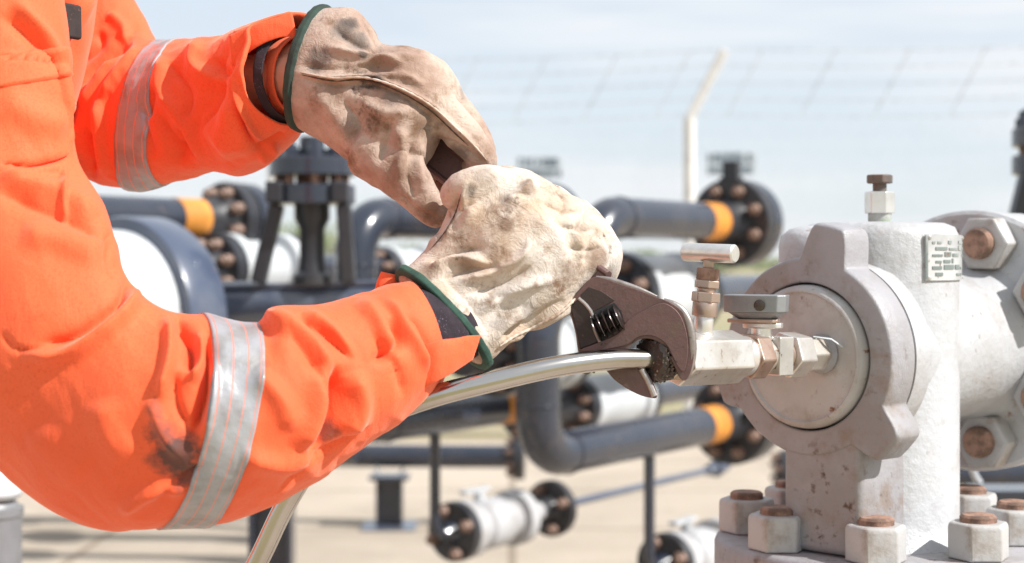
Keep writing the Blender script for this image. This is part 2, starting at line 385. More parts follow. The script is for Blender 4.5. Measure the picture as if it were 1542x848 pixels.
def folds(V, Nn, strokes):
    """push the cloth in or out along creases: ((x,y)...), width, height in mm; widths and places are read on the photo's grid"""
    p = px_of(V); face = -Nn[:, 1]; m = np.clip(face * 2.0 + 0.5, 0, 1); out = np.zeros(len(V))
    for pts, w, hgt in strokes:
        pl = spline2(pts); best = np.full(len(V), 1e9); tt = np.zeros(len(V))
        for i in range(len(pl) - 1):
            d, t, _ = seg_dist(p, pl[i], pl[i + 1]); k = d < best
            best[k] = d[k]; tt[k] = (i + t[k]) / (len(pl) - 1)
        tap = np.clip(np.sin(np.pi * np.clip(tt, 0, 1)) * 1.6 + 0.12, 0, 1)
        out += hgt * 1e-3 * tap * (np.exp(-(best / w) ** 2) if hgt > 0 else np.exp(-1.25 * best / w) * (1 - np.exp(-8 * best / w) * 0.15))
    return V + Nn * (out * m)[:, None]
def spline2(pts):
    P = np.array(pts, float)
    return P if len(P) < 3 else hermite(P, P, len(P) * 5)
def wrinkle(V, Nn, amp, scale, seed, axis=None, stretch=3.0, ridged=True):
    o = np.zeros(len(V)); S = np.array([1.0, 1, 1]) * scale
    for i, v in enumerate(V):
        q = v * S
        if axis is not None:
            a = axis; q = q - a * (q @ a) * (1 - 1 / stretch)
        x = mnoise.noise(Vector(q + seed)) + 0.5 * mnoise.noise(Vector(q * 2.1 + seed * 2))
        o[i] = (1 - abs(x) * 2.2) * 0.5 if ridged else x
    return V + Nn * (o * amp)[:, None]
def grid_mesh(name, G, mat, parent, cap0=False, cap1=False, closed=True, uv=False, thick=0.0, smooth=True):
    nu, nv, _ = G.shape; V = G.reshape(-1, 3); root = parent
    while root is not None and root.parent is not None: root = root.parent
    off = np.array(root.location) if root is not None else np.zeros(3)
    F = []; nvv = nv if closed else nv - 1
    for i in range(nu - 1):
        for j in range(nvv):
            j2 = (j + 1) % nv; F.append((i * nv + j, i * nv + j2, (i + 1) * nv + j2, (i + 1) * nv + j))
    if cap0: F.append(tuple(range(nv))[::-1])
    if cap1: F.append(tuple((nu - 1) * nv + j for j in range(nv)))
    me = bpy.data.meshes.new(name); me.from_pydata((V - off).tolist(), [], F); me.update()
    if uv:
        ul = me.uv_layers.new(name='UVMap')
        for l in me.loops:
            i, j = divmod(l.vertex_index, nv); ul.data[l.index].uv = (i / (nu - 1), j / nv)
    bm = bmesh.new(); bm.from_mesh(me); bmesh.ops.recalc_face_normals(bm, faces=bm.faces[:]); bm.to_mesh(me); bm.free()
    for p in me.polygons: p.use_smooth = smooth
    o = bpy.data.objects.new(name, me); COL.objects.link(o); me.materials.append(M[mat])
    if parent is not None: o.parent = parent
    if thick:
        sd = o.modifiers.new('cloth', 'SOLIDIFY'); sd.thickness = thick; sd.offset = 1.0
    return o
# ================================================================== THE SETTING
def ground_mat(name, a, b_, dark, scale, joints=False):
    m, N, L, b = new_mat(name)
    t = N.new('ShaderNodeTexCoord'); v = t.outputs['Object']
    n1 = noise_node(N, L, v, scale, 6, 0.6); n2 = noise_node(N, L, v, scale * 9, 6, 0.65)
    c = mixc(N, L, ramp_out(N, L, n1.outputs['Fac'], 0.35, 0.68), a, b_)
    c = mixc(N, L, ramp_out(N, L, n2.outputs['Fac'], 0.55, 0.8), c, dark)
    if joints:
        br = N.new('ShaderNodeTexBrick'); br.offset = 0.0; br.inputs['Scale'].default_value = 1.0
        br.inputs['Brick Width'].default_value = 1.9; br.inputs['Row Height'].default_value = 1.25; br.inputs['Mortar Size'].default_value = 0.02
        br.inputs['Color1'].default_value = (1, 1, 1, 1); br.inputs['Color2'].default_value = (0.93, 0.93, 0.93, 1); br.inputs['Mortar'].default_value = (0.6, 0.57, 0.53, 1)
        L.new(v, br.inputs['Vector'])
        mu = N.new('ShaderNodeMix'); mu.data_type = 'RGBA'; mu.blend_type = 'MULTIPLY'; mu.inputs['Factor'].default_value = 1
        L.new(c, mu.inputs['A']); L.new(br.outputs['Color'], mu.inputs['B']); c = mu.outputs['Result']
    L.new(c, b.inputs['Base Color']); b.inputs['Roughness'].default_value = 0.9
    bump_node(N, L, b, n2.outputs['Fac'], 0.4, 0.01)
    return m
M['earth'] = ground_mat('dry_grass_ground', (0.36, 0.29, 0.18), (0.27, 0.25, 0.12), (0.30, 0.23, 0.14), 0.05)
M['concrete'] = ground_mat('pale_concrete', (0.47, 0.395, 0.315), (0.385, 0.32, 0.25), (0.31, 0.255, 0.20), 0.9, joints=True)

g = MB(); g.box((0, 900, -0.25), (1, 0, 0), (0, 1, 0), (0, 0, 1), 5000, 3000, 0.5)
tag(g.build('ground', 'earth'), kind='structure')
g = MB(); g.box((0, 5.5, 0.002), (1, 0, 0), (0, 1, 0), (0, 0, 1), 22, 11.2, 0.008)
tag(g.build('pavement', 'concrete'), kind='structure')

V_AX = Vector((0.565, 0.825, 0)).normalized()         # the way the pipe runs go
V_SD = Vector((V_AX.y, -V_AX.x, 0))

# ---- fence: posts with raked arms, barbed strands, wire netting
FA = Vector((0.0, 11.10, 0)); FD = Vector((0.985, -0.17, 0)).normalized()
def fence_pt(s, z): return FA + FD * s + UP * z
PITCH = 3.02
S0 = 1.253
post_s = [S0 + PITCH * k for k in (-2, -1, 0, 1)]
FH = 2.29
RAKE = (Vector((0.24, -0.03, 0)))
def fence_post():
    t = thing('fence_post', 'x', 'fence post', fence_pt(S0, 0), 'concrete posts of the boundary fence')
    p = fence_pt(S0, 0)
    pr = Vector((0.78, -0.62, 0)); pq = Vector((0.62, 0.78, 0))
    b = MB(); b.box(p + UP * FH / 2, pr, pq, UP, 0.066, 0.066, FH); b.build('shaft', 'concrete_post', t, bevel=0.012)
    e = p + RAKE + UP * (FH + 0.47); b = MB(); ax = (e - (p + UP * FH)).normalized()
    b.box((p + UP * (FH - 0.02) + e) / 2 + FD * 0.002, ax, Vector((-FD.y, FD.x, 0)), ax.cross(Vector((-FD.y, FD.x, 0))), (e - p - UP * FH).length, 0.062, 0.062); b.build('arm', 'concrete_post', t, bevel=0.012)
    return t
fp0 = fence_post()
names = {-2: 'white concrete fence post behind the near orange sleeve',
         -1: 'pale concrete fence post left of the flanged valve yoke, partly behind the upper sleeve', 0: 'white concrete fence post with slanted arm standing left of the wire sign',
         1: 'white concrete fence post beyond the big silver valve on the right'}
for k in (-2, -1, 0, 1):
    o = fp0 if k == 0 else copy_tree(fp0)
    o.location = fence_pt(S0 + PITCH * k, 0); o['label'] = names[k]
# the wire: netting and barbed strands hang on the posts as one fence run
wf = thing('wire_fence', 'thin galvanised wire netting fence topped with slanted barbed strands', 'fence', fence_pt(0, 0))
sA, sB = post_s[0], post_s[-1]
b = MB(); back = Vector((-FD.y, FD.x, 0)) * 0.06
stepw = 0.085; wr = 0.0012
def wire(b, p, q, r, n=3):
    a = (q - p).normalized(); u = a.cross(Vector((0.3, 1, 0.2))).normalized(); w = u.cross(a)
    b.ring_loft([[x + (u * math.cos(2 * math.pi * i / n) + w * math.sin(2 * math.pi * i / n)) * r for i in range(n)] for x in (p, q)], False, False)
s = sA - FH
while s < sB:
    for sg in (1, -1):
        s0_, z0, s1_, z1 = s, 0.05, s + FH - 0.1, FH - 0.05
        if sg < 0: z0, z1 = z1, z0
        c0 = max(s0_, sA); c1 = min(s1_, sB)
        if c1 > c0:
            f = lambda q: z0 + (z1 - z0) * (q - s0_) / (s1_ - s0_)
            wire(b, fence_pt(c0, f(c0)) + back, fence_pt(c1, f(c1)) + back, wr)
    s += stepw
b.build('netting', 'galv', wf)
for i in range(5):
    f = (i + 0.12) / 4.15
    b = MB(); base = RAKE * f + UP * (FH + 0.47 * f)
    pts = []
    for k in range(len(post_s) - 1):
        for q in range(12):
            x = q / 12; pts.append(fence_pt(post_s[k] + PITCH * x, 0) + base - UP * 0.035 * math.sin(math.pi * x))
    b.tube(pts, 0.0032, 5)
    s = sA
    while s < sB:                                    # barbs
        c = fence_pt(s, 0) + base - UP * 0.035 * math.sin(math.pi * ((s - sA) / PITCH % 1))
        for a in (0.6, 2.2): wire(b, c - Vector((0.3, 0, math.sin(a))) * 0.022, c + Vector((0.3, 0, math.sin(a))) * 0.022, 0.0018)
        s += 0.11
    b.build('barbed_strand', 'galv', wf)
s = sA + 0.3
while s < sB:
    if min(abs(s - q) for q in post_s) > 0.2:
        b = MB(); wire(b, fence_pt(s, 0) + UP * FH, fence_pt(s, 0) + RAKE * 1.0 + UP * (FH + 0.45), 0.0045, 4); b.build('stay', 'galv', wf)
    s += 0.5

def sign(px, py, w, h, label, seed):
    d = 10.6
    c = cam(px, py, d); t = thing('fence_sign', label, 'sign', c, 'small notice signs on the fence')
    b = MB(); b.box(c, (1, 0, 0), (0, 1, 0), UP, w, 0.006, h); b.build('panel', 'sign_white', t, bevel=0.004)
    rng = random.Random(seed); b = MB()
    # two rows of worn, unreadable strokes, heavier at the top
    for row, (zc, hh) in enumerate(((0.22, 0.40), (-0.27, 0.30))):
        x = -w * 0.46
        while x < w * 0.43:
            cw = w * rng.uniform(0.07, 0.12)
            b.box(c + Vector((x + cw * 0.2, -0.005, h * zc)), (1, 0, 0), (0, 1, 0), UP, cw * 0.36, 0.003, h * hh)
            if rng.random() < 0.8: b.box(c + Vector((x + cw * 0.62, -0.0062, h * (zc + hh * rng.choice((-0.4, 0, 0.4))))), (1, 0, 0), (0, 1, 0), UP, cw * 0.5, 0.003, h * hh * 0.22)
            if rng.random() < 0.6: b.box(c + Vector((x + cw * 0.86, -0.005, h * zc)), (1, 0, 0), (0, 1, 0), UP, cw * 0.26, 0.003, h * hh * 0.95)
            x += cw * 1.3
    b.build('lettering', 'sign_ink', t)
    return t
sign(1101, 246, 0.335, 0.165, 'small weathered sign with dark lettering hung above the flanged pipe end', 3)
sign(812, 252, 0.30, 0.15, 'small weathered sign just above the knuckles of the lower glove', 5)

# ---- far bushes and trees beyond the fence
def leaf_mat(name, c1, c2):
    m, N, L, b = new_mat(name)
    t = N.new('ShaderNodeTexCoord'); n = noise_node(N, L, t.outputs['Object'], 2.5, 4)
    L.new(mixc(N, L, ramp_out(N, L, n.outputs['Fac'], 0.35, 0.65), c1, c2), b.inputs['Base Color']); b.inputs['Roughness'].default_value = 0.7
    return m
M['leaf'] = leaf_mat('bush_leaf', (0.10, 0.15, 0.05), (0.17, 0.20, 0.08)); M['leaf2'] = leaf_mat('dry_leaf', (0.17, 0.18, 0.07), (0.26, 0.23, 0.11))
M['bark'] = painted('bark', (0.18, 0.13, 0.09), rust_amt=0, rough=0.9, spots=False)
def bush(px, top, d, w, label, mat, seed):
    rng = random.Random(seed); base = Vector(((px - 771) / FPX * d, d, 0)); hgt = CAMZ + (HOR - top) / FPX * d
    t = thing('far_tree', label, 'tree', base, 'low trees beyond the fence')
    b = MB(); b.tube([base, base + Vector((0.05, 0, hgt * 0.35)), base + Vector((-0.05, 0, hgt * 0.75))], 0.1, 8, radii=[0.12, 0.08, 0.03])
    for k in range(4):
        a = rng.uniform(0, 6.28); b.tube([base + UP * hgt * 0.3, base + Vector((math.cos(a) * w * 0.2, math.sin(a) * w * 0.2, hgt * 0.55)), base + Vector((math.cos(a) * w * 0.35, math.sin(a) * w * 0.35, hgt * 0.75))], 0.04, 6, radii=[0.06, 0.04, 0.015])
    b.build('trunk', 'bark', t)
    b = MB(); cl = [Vector((rng.gauss(0, w * 0.22), rng.gauss(0, w * 0.2), hgt * rng.uniform(0.35, 0.85))) for _ in range(9)]
    for _ in range(900):
        c = rng.choice(cl); p = base + c + Vector((rng.gauss(0, w * 0.11), rng.gauss(0, w * 0.11), rng.gauss(0, hgt * 0.09)))
        if p.z < 0.1 or p.z > hgt: continue
        u = Vector((rng.gauss(0, 1), rng.gauss(0, 1), rng.gauss(0, 1))).normalized(); w_ = u.orthogonal().normalized(); s_ = rng.uniform(0.06, 0.14)
        b.bm.faces.new([b.bm.verts.new(p + u * s_), b.bm.verts.new(p + w_ * s_ * 0.5), b.bm.verts.new(p - u * s_), b.bm.verts.new(p - w_ * s_ * 0.5)])
    b.build('crown', mat, t)
bush(962, 372, 70, 3.2, 'round green tree on the horizon right of the lower glove', 'leaf', 1)
bush(1085, 378, 85, 5.0, 'low olive green tree on the horizon under the upper pipe flange', 'leaf', 2)
bush(640, 352, 60, 4.2, 'green tree on the horizon just under the left pipe bend', 'leaf', 3)
bush(437, 332, 55, 3.8, 'tall green tree behind the valve yoke legs', 'leaf', 4)
bush(505, 345, 66, 4.4, 'dry pale tree right of the valve yoke', 'leaf2', 5)
bush(270, 362, 70, 4.0, 'dry olive tree under the left orange pipe band', 'leaf2', 6)
bush(1015, 383, 110, 4.0, 'faint small tree beside the white fence post', 'leaf2', 7)
bush(1170, 384, 110, 5.0, 'faint low tree left of the silver valve lug', 'leaf', 8)

# ================================================================== BACKGROUND PIPEWORK
NUTMESH = {}
def hexnut(parent, o, axis, r, length, mat, name='bolt', stud=None, stud_mat='bolt', bev=0.002):
    """a hexagon nut as an object of its own, its stud end as a child"""
    root = parent
    while root.parent is not None: root = root.parent
    key = (round(r, 4), round(length, 4), mat, name)
    a = Vector(axis).normalized(); rot = a.to_track_quat('Z', 'Y').to_matrix().to_4x4()
    if key not in NUTMESH:
        b = MB(); b.ring_loft([[Vector((math.cos(math.pi / 3 * i) * q, math.sin(math.pi / 3 * i) * q, z)) for i in range(6)] for z, q in ((0, r), (length * 0.9, r), (length, r * 0.93))], smooth=False)
        tmp = b.build(name, mat); NUTMESH[key] = tmp.data; bpy.data.objects.remove(tmp)
    ob = bpy.data.objects.new(name, NUTMESH[key]); COL.objects.link(ob); ob.parent = parent
    ob.matrix_local = Matrix.Translation(Vector(o) - root.location) @ rot @ Matrix.Rotation(random.uniform(0, 1.0), 4, 'Z') if parent is root else parent.matrix_local.inverted() @ (Matrix.Translation(Vector(o) - root.location) @ rot)
    if bev:
        bv = ob.modifiers.new('bevel', 'BEVEL'); bv.width = bev; bv.segments = 2; bv.limit_method = 'ANGLE'; bv.angle_limit = R(25)
    if stud:
        sr, sl = stud; key2 = ('s', round(sr, 4), round(sl, 4), stud_mat)
        if key2 not in NUTMESH:
            b = MB(); b.lathe((0, 0, 0), (0, 0, 1), [(0, sr), (sl * 0.7, sr), (sl, sr * 0.86)], 18, up=Vector((0, 1, 0))); tmp = b.build('stud', stud_mat); NUTMESH[key2] = tmp.data; bpy.data.objects.remove(tmp)
        so = bpy.data.objects.new('stud', NUTMESH[key2]); COL.objects.link(so); so.parent = ob; so.matrix_local = Matrix.Translation((0, 0, length * 0.98))
    return ob
def flange(parent, o, axis, r, th, nb, br=None, nut=0.018, nl=0.025, mat='flange_dark', hub=None, off=0.39, both=False, boltmat='bolt'):
    o = Vector(o); a = Vector(axis).normalized(); b = MB()
    prof = [(0, r * 0.97), (0.004, r), (th - 0.004, r), (th, r * 0.97)]
    if hub: prof = [(-hub[1], hub[0]), (-hub[1] * 0.5, hub[0] * 1.15), (-0.004, hub[0] * 1.45), (0, hub[0] * 1.6)] + prof
    b.lathe(o, a, prof, 40); f = b.build('flange', mat, parent, smooth_angle=30)
    u = a.cross(UP).normalized(); w = u.cross(a); br = br or r * 0.74
    for k in range(nb):
        q = off + 2 * math.pi * k / nb; p = o + (u * math.cos(q) + w * math.sin(q)) * br
        hexnut(f, p - a * 0.001, -a, nut, nl, boltmat, bev=0, stud=(nut * 0.62, nl * 0.5))
        if both: hexnut(f, p + a * (th + 0.001), a, nut, nl, boltmat, bev=0)
    return f
def along(p, s): return Vector(p) + V_AX * s

def pipe_loop(c_xy, z_hi, z_lo, r, length, label, group, upper_flange=True, extra=0.0, kink=None, rf=0.135):
    """a riser with an elbow at each end; both arms run the same way to an orange banded flange"""
    c = Vector((c_xy[0], c_xy[1], 0)); hi = c + UP * z_hi; lo = c + UP * z_lo
    t = thing('gas_pipe', label, 'pipe', c, group)
    top = [along(hi, length), hi] if kink is None else [along(hi, length), along(hi, kink[0]), along(hi, kink[0]) - UP * kink[1], hi - UP * kink[1]]
    b = MB(); b.tube(fillet(top + [lo, along(lo, length + extra)], 0.11, 12), r, 28); b.build('pipe', 'pipe', t)
    for p, ln in ((hi, length), (lo, length + extra)):
        b = MB(); b.lathe(along(p, ln - 0.10), V_AX, [(0, r + 0.0015), (0.10, r + 0.0015)], 32); b.build('band', 'band', t)
        b = MB(); b.lathe(along(p, ln - 0.001), V_AX, [(0, r * 1.03), (0.06, r * 1.12), (0.10, r * 1.5)], 32); b.build('hub', 'flange_dark', t)
        flange(t, along(p, ln + 0.09), V_AX, rf, 0.05, 8, nut=0.019)
        b = MB(); b.lathe(along(p, ln + 0.146), V_AX, [(0, rf - 0.001), (0.05, rf - 0.001), (0.055, rf * 0.94), (0.058, rf * 0.4)], 40); b.build('mating_flange', 'pipe', t)
    k0 = kink[0] if kink else 0.0
    for p in (hi + V_AX * (0.13 + k0), hi + V_AX * k0 - UP * 0.13, lo + UP * 0.13, lo + V_AX * 0.13):      # weld beads
        ax = V_AX if abs((p - hi).dot(V_AX) - k0) > 0.05 and p.z > lo.z + 0.2 or p.z < lo.z + 0.05 else UP
        b = MB(); b.lathe(p - ax * 0.004, ax, [(0, r), (0.002, r + 0.003), (0.006, r + 0.003), (0.008, r)], 28); b.build('weld', 'pipe', t)
    return t
RL = 0.056
C1 = cam(810, 319, 3.92)
ln1 = 0.97
pipe_loop((C1.x, C1.y), CAMZ + 0.112, CAMZ - 0.497, RL, ln1, 'glossy dark looped pipe whose riser stands under the wrench, two orange bands', 'looped dark pipes with orange bands', kink=(0.27, 0.21))
C2 = cam(535, 325, 4.22)
pipe_loop((C2.x, C2.y), CAMZ + 0.112, CAMZ - 0.450, RL, 0.76, 'dark looped pipe with its upper bend left of the two gloves', 'looped dark pipes with orange bands')
C3 = cam(35, 325, 3.9)
pipe_loop((C3.x, C3.y), CAMZ + 0.112, CAMZ - 0.47, RL, 0.60, 'dark looped pipe ending in a flange above the white left valve', 'looped dark pipes with orange bands', rf=0.108)
# small tab on the flange top of the first loop
e1 = along(Vector((C1.x, C1.y, CAMZ + 0.112)), ln1 + 0.09)
tb = thing('pipe_tab', 'small black square tab standing on top of the right upper flange', 'bracket', e1 + UP * 0.13)
b = MB(); b.box(e1 + UP * 0.158 + V_AX * 0.02, V_SD, V_AX, UP, 0.05, 0.03, 0.06).build('plate', 'flange_dark', tb, bevel=0.004)
b = MB(); b.box(e1 + UP * 0.134 + V_AX * 0.02, V_SD, V_AX, UP, 0.06, 0.045, 0.012).build('foot', 'flange_dark', tb, bevel=0.002)

# ---- small drain valves hanging under the loops: drop pipe, flange, white ball valve, flange, thin line
def drain_valve(bp, top, label, line=True):
    bp = Vector(bp); tp = Vector((bp.x, bp.y, top))
    t = thing('drain_valve', label, 'valve', Vector((bp.x, bp.y, 0)), 'small drain valves under the pipes')
    b = MB(); b.tube(fillet([tp, bp, along(bp, 0.10)], 0.055, 8), 0.0155, 16); b.build('drop_pipe', 'pipe', t)
    b = MB(); b.lathe(along(bp, 0.035), V_AX, [(0, 0.018), (0.03, 0.03), (0.05, 0.04)], 24); b.build('reducer', 'pipe', t)
    flange(t, along(bp, 0.08), V_AX, 0.088, 0.034, 4, nut=0.019, nl=0.022, both=False)
    b = MB(); b.lathe(along(bp, 0.114), V_AX, [(0, 0.086), (0.045, 0.086), (0.049, 0.062), (0.09, 0.066), (0.10, 0.076), (0.20, 0.076), (0.21, 0.060), (0.262, 0.060), (0.266, 0.086), (0.312, 0.086), (0.315, 0.045), (0.36, 0.03), (0.45, 0.03)], 32); b.build('body', 'silver', t)
    b = MB(); b.cyl(along(bp, 0.22) + UP * 0.05, along(bp, 0.22) + UP * 0.10, 0.018); b.box(along(bp, 0.20) + UP * 0.108, V_AX, V_SD, UP, 0.13, 0.026, 0.012); b.build('lever', 'galv', t, bevel=0.002)
    flange(t, along(bp, 0.60), V_AX, 0.090, 0.032, 4, nut=0.017, nl=0.026, hub=(0.03, 0.06))
    if line:
        b = MB(); b.tube([along(bp, 0.62), along(bp, 0.9), along(bp, 1.75)], 0.0125, 12); b.build('outlet_line', 'pipe_blue', t)
        b = MB(); b.lathe(along(bp, 1.70), V_AX, [(0, 0.02), (0.06, 0.02), (0.062, 0.032), (0.09, 0.032), (0.092, 0.018), (0.16, 0.018)], 20); b.build('union', 'pipe_blue', t)
    return t
def under(C, s, z): return Vector((C.x, C.y, 0)) + V_AX * s + UP * z
drain_valve(under(C2, 0.355, CAMZ - 0.80), CAMZ - 0.47, 'small white drain valve between two dark flanges low in the middle')
drain_valve(under(C1, 0.567, CAMZ - 0.87), CAMZ - 0.52, 'small drain valve cut by the bottom edge beside the silver flange')

# ---- big white valve with its blue grey flange and yoke at the left
bw = cam(188, 482, 3.55)
t = thing('ball_valve', 'large white ball valve with blue grey flange behind the worker sleeve', 'valve', Vector((bw.x, bw.y, 0)))
b = MB(); b.lathe(along(bw, -0.42), V_AX, [(0, 0.10), (0.08, 0.16), (0.2, 0.205), (0.40, 0.205)], 48); b.build('body', 'white', t)
b = MB(); b.lathe(along(bw, -0.02), V_AX, [(0, 0.207), (0.0, 0.232), (0.012, 0.236), (0.10, 0.236), (0.115, 0.228), (0.118, 0.12), (0.26, 0.09), (0.5, 0.08)], 56); b.build('flange', 'pipe_blue', t)
hm = cam(300, 462, 3.72); he = cam(640, 452, 3.72)
hb = thing('manifold_pipe', 'blue grey manifold pipe running behind the near forearm', 'pipe', hm)
b = MB(); b.lathe(hm, he - hm, [(0, 0.02), (0.006, 0.04), (0.012, 0.043), ((he - hm).length, 0.043)], 28); b.build('tube', 'pipe_blue', hb)
b = MB(); b.box((hm + he) / 2 + UP * 0.045, he - hm, Vector((0, 1, 0)), UP, (he - hm).length - 0.02, 0.06, 0.012); b.build('top_plate', 'pipe_blue', hb, bevel=0.003)
def yoke(px, d, label):
    c = cam(px, 430, d); t = thing('valve_yoke', label, 'valve', c, 'flange stacks of upright valves')
    z = lambda py: cam(px, py, d).z - c.z
    for lo_, hi_ in ((266, 238), (308, 279)):
        b = MB(); b.lathe(c + UP * z(lo_), UP, [(0, 0.099), (0.003, 0.102), (z(hi_) - z(lo_) - 0.003, 0.102), (z(hi_) - z(lo_), 0.099)], 40); f = b.build('flange', 'pipe', t)
        if hi_ == 238:
            for k in range(8):
                q = 0.2 + k * math.pi / 4; p = c + Vector((math.cos(q) * 0.078, math.sin(q) * 0.078, z(238)))
                hexnut(f, p, UP, 0.019, 0.026, 'pipe', bev=0, stud=(0.011, 0.018), stud_mat='pipe')
                b = MB(); b.cyl(p - UP * 0.001 + UP * (z(279) - z(238)), p + UP * (z(266) - z(238)), 0.010, n=12); b.build('bolt_shank', 'rust', f)
    b = MB(); b.lathe(c + UP * z(279), UP, [(0, 0.038), (z(266) - z(279), 0.038)], 28); b.build('gasket', 'rust', t)
    b = MB(); b.lathe(c + UP * z(238), UP, [(0, 0.045), (0.02, 0.045), (0.022, 0.03), (0.05, 0.03)], 24); b.build('cap', 'pipe', t)
    b = MB(); b.lathe(c + UP * z(428), UP, [(0, 0.045), (0.02, 0.045), (0.03, 0.034), (0.06, 0.03), (z(345) - z(428), 0.030), (z(330) - z(428), 0.042), (z(308) - z(428) + 0.0, 0.042)], 28); b.build('stem', 'flange_dark', t)
    for sx, lean in ((-1, -0.045), (1, 0.012)):
        top = c + Vector((sx * 0.078, -0.03, z(308))); bot = c + Vector((sx * 0.078 + lean, -0.03, z(426)))
        b = MB(); ax = top - bot; b.box((top + bot) / 2, ax, Vector((0, 1, 0)), ax.cross(Vector((0, 1, 0))), ax.length, 0.045, 0.034); b.build('leg', 'flange_dark', t, bevel=0.006)
        b = MB(); b.box(top + UP * 0.026 + Vector((-sx * 0.002, -0.061, 0)), Vector((1, 0, 0)), Vector((0, 1, 0)), UP, 0.04, 0.02, 0.05); b.build('lug', 'flange_dark', t, bevel=0.006)
    return t
yoke(470, 3.7, 'dark upright valve yoke with two stacked flanges left of the gloves')
yk = copy_tree([o for o in COL.objects if o.name == 'valve_yoke'][0]); P2 = cam(1591, 385, 3.7); yk.location = P2
yk['label'] = 'dark stacked flanges of another valve at the right edge'

# ---- further flanged valves glimpsed among the pipes
def inline_valve(px, py, d, rf, rb, ln, label, rear=True, dark_first=True, lever=False, hub=None):
    o = cam(px, py, d); t = thing('inline_valve', label, 'valve', Vector((o.x, o.y, 0)), 'flanged inline valves among the pipes')
    flange(t, o, V_AX, rf, 0.04, 8, nut=rf * 0.17, nl=0.026, hub=(rf * 0.45, 0.14))
    b = MB(); b.lathe(along(o, 0.042), V_AX, [(0, rf), (0.035, rf), (0.04, rb), (ln * 0.3, rb * 1.05), (ln * 0.35, rb * 1.14), (ln * 0.65, rb * 1.14), (ln * 0.7, rb * 1.05), (ln - 0.04, rb), (ln - 0.035, rf), (ln, rf)], 40); b.build('body', 'white', t)
    if rear: flange(t, along(o, ln + 0.044), V_AX, rf, 0.04, 8, nut=rf * 0.17, nl=0.026)
    b = MB(); b.lathe(along(o, ln + 0.086), V_AX, [(0, rf * 0.6), (0.1, rf * 0.45), (0.8, rf * 0.42)], 28); b.build('outlet', 'pipe', t)
    if hub: b = MB(); b.lathe(along(o, -0.9), V_AX, [(0, rf * 0.4), (0.8, rf * 0.42)], 28); b.build('inlet', 'pipe', t)
    return t
inline_valve(318, 408, 4.3, 0.105, 0.075, 0.24, 'white flanged valve between the left orange band and the yoke')
inline_valve(857, 612, 4.75, 0.092, 0.078, 0.34, 'white flanged valve just below the wrench jaws, behind the riser')
inline_valve(925, 448, 4.6, 0.135, 0.11, 0.36, 'dark flanged valve behind the wrench head, right of the lower glove')
inline_valve(566, 412, 4.9, 0.085, 0.065, 0.22, 'flanged valve under the left pipe bend, behind the lower cuff')
inline_valve(742, 535, 4.1, 0.11, 0.095, 0.26, 'white flanged valve beneath the lower glove, above the tube')
# lifting eye, a plain ring on the left flange
le = cam(350, 352, 4.7); t = thing('lifting_eye', 'small white lifting ring on the left flange', 'ring', le)
b = MB(); b.tube([le + Vector((math.cos(a) * 0.026, 0.0, math.sin(a) * 0.026)) for a in np.linspace(0, 2 * math.pi, 25)], 0.012, 10); b.build('ring', 'white', t)
b = MB(); b.cyl(le - UP * 0.038, le - UP * 0.075, 0.014); b.build('shank', 'white', t)

# ---- header pipe far behind on I-beam supports
for h0, h1, fl, lab in ((Vector((-2.6, 7.7, 0.345)), Vector((0.05, 7.55, 0.345)), 0.985, 'long dark header pipe low behind the riser on an I-beam post'), (Vector((1.22, 7.3, 0.30)), Vector((4.2, 7.2, 0.30)), 0.01, 'dark header pipe low behind the silver valve column')):
    hp = thing('header_pipe', lab, 'pipe', h0)
    b = MB(); b.cyl(h0, h1, 0.055, n=24); b.build('tube', 'pipe', hp)
    flange(hp, h0.lerp(h1, fl), h1 - h0, 0.11, 0.05, 8, nut=0.018)
def support(px, d, top, w, label, baseplate=True):
    p = Vector(((px - 771) / FPX * d, d, 0)); t = thing('pipe_support', label, 'support', p, 'steel posts under the pipes')
    b = MB(); b.box(p + UP * (top / 2 + 0.007), (1, 0, 0), (0, 1, 0), UP, w, w * 0.14, top - 0.014)
    for s_ in (-1, 1): b.box(p + Vector((s_ * (w / 2 + w * 0.07), 0, top / 2 + 0.007)), (1, 0, 0), (0, 1, 0), UP, w * 0.14, w, top - 0.014)
    b.build('column', 'pipe', t, bevel=0.002)
    b = MB(); b.box(p + UP * 0.010, (1, 0, 0), (0, 1, 0), UP, w * 2.6, w * 2.6, 0.012); b.build('base_plate', 'pipe_blue', t, bevel=0.002)
    b = MB(); b.box(p + UP * (top + 0.012), (1, 0, 0), (0, 1, 0), UP, w * 1.9, w * 1.5, 0.02); b.build('top_plate', 'pipe', t, bevel=0.003)
    b = MB(); b.tube([p + UP * (top + 0.022) + Vector((math.cos(a) * 0.066, 0, 0.05 + math.sin(a) * 0.066)) for a in np.linspace(-0.7, math.pi + 0.7, 20)], 0.007, 8); b.build('clamp', 'galv', t)
    return t
support(587, 7.56, 0.235, 0.10, 'I-beam post with base plate left of the small drain valve')
support(1250, 7.32, 0.235, 0.10, 'I-beam post behind the silver flange nuts')
support(410, 3.95, 0.78, 0.085, 'thick dark post at the bottom under the near sleeve, behind the tube')
support(1515, 3.0, 0.84, 0.07, 'dark post at the right edge under the silver side flange')
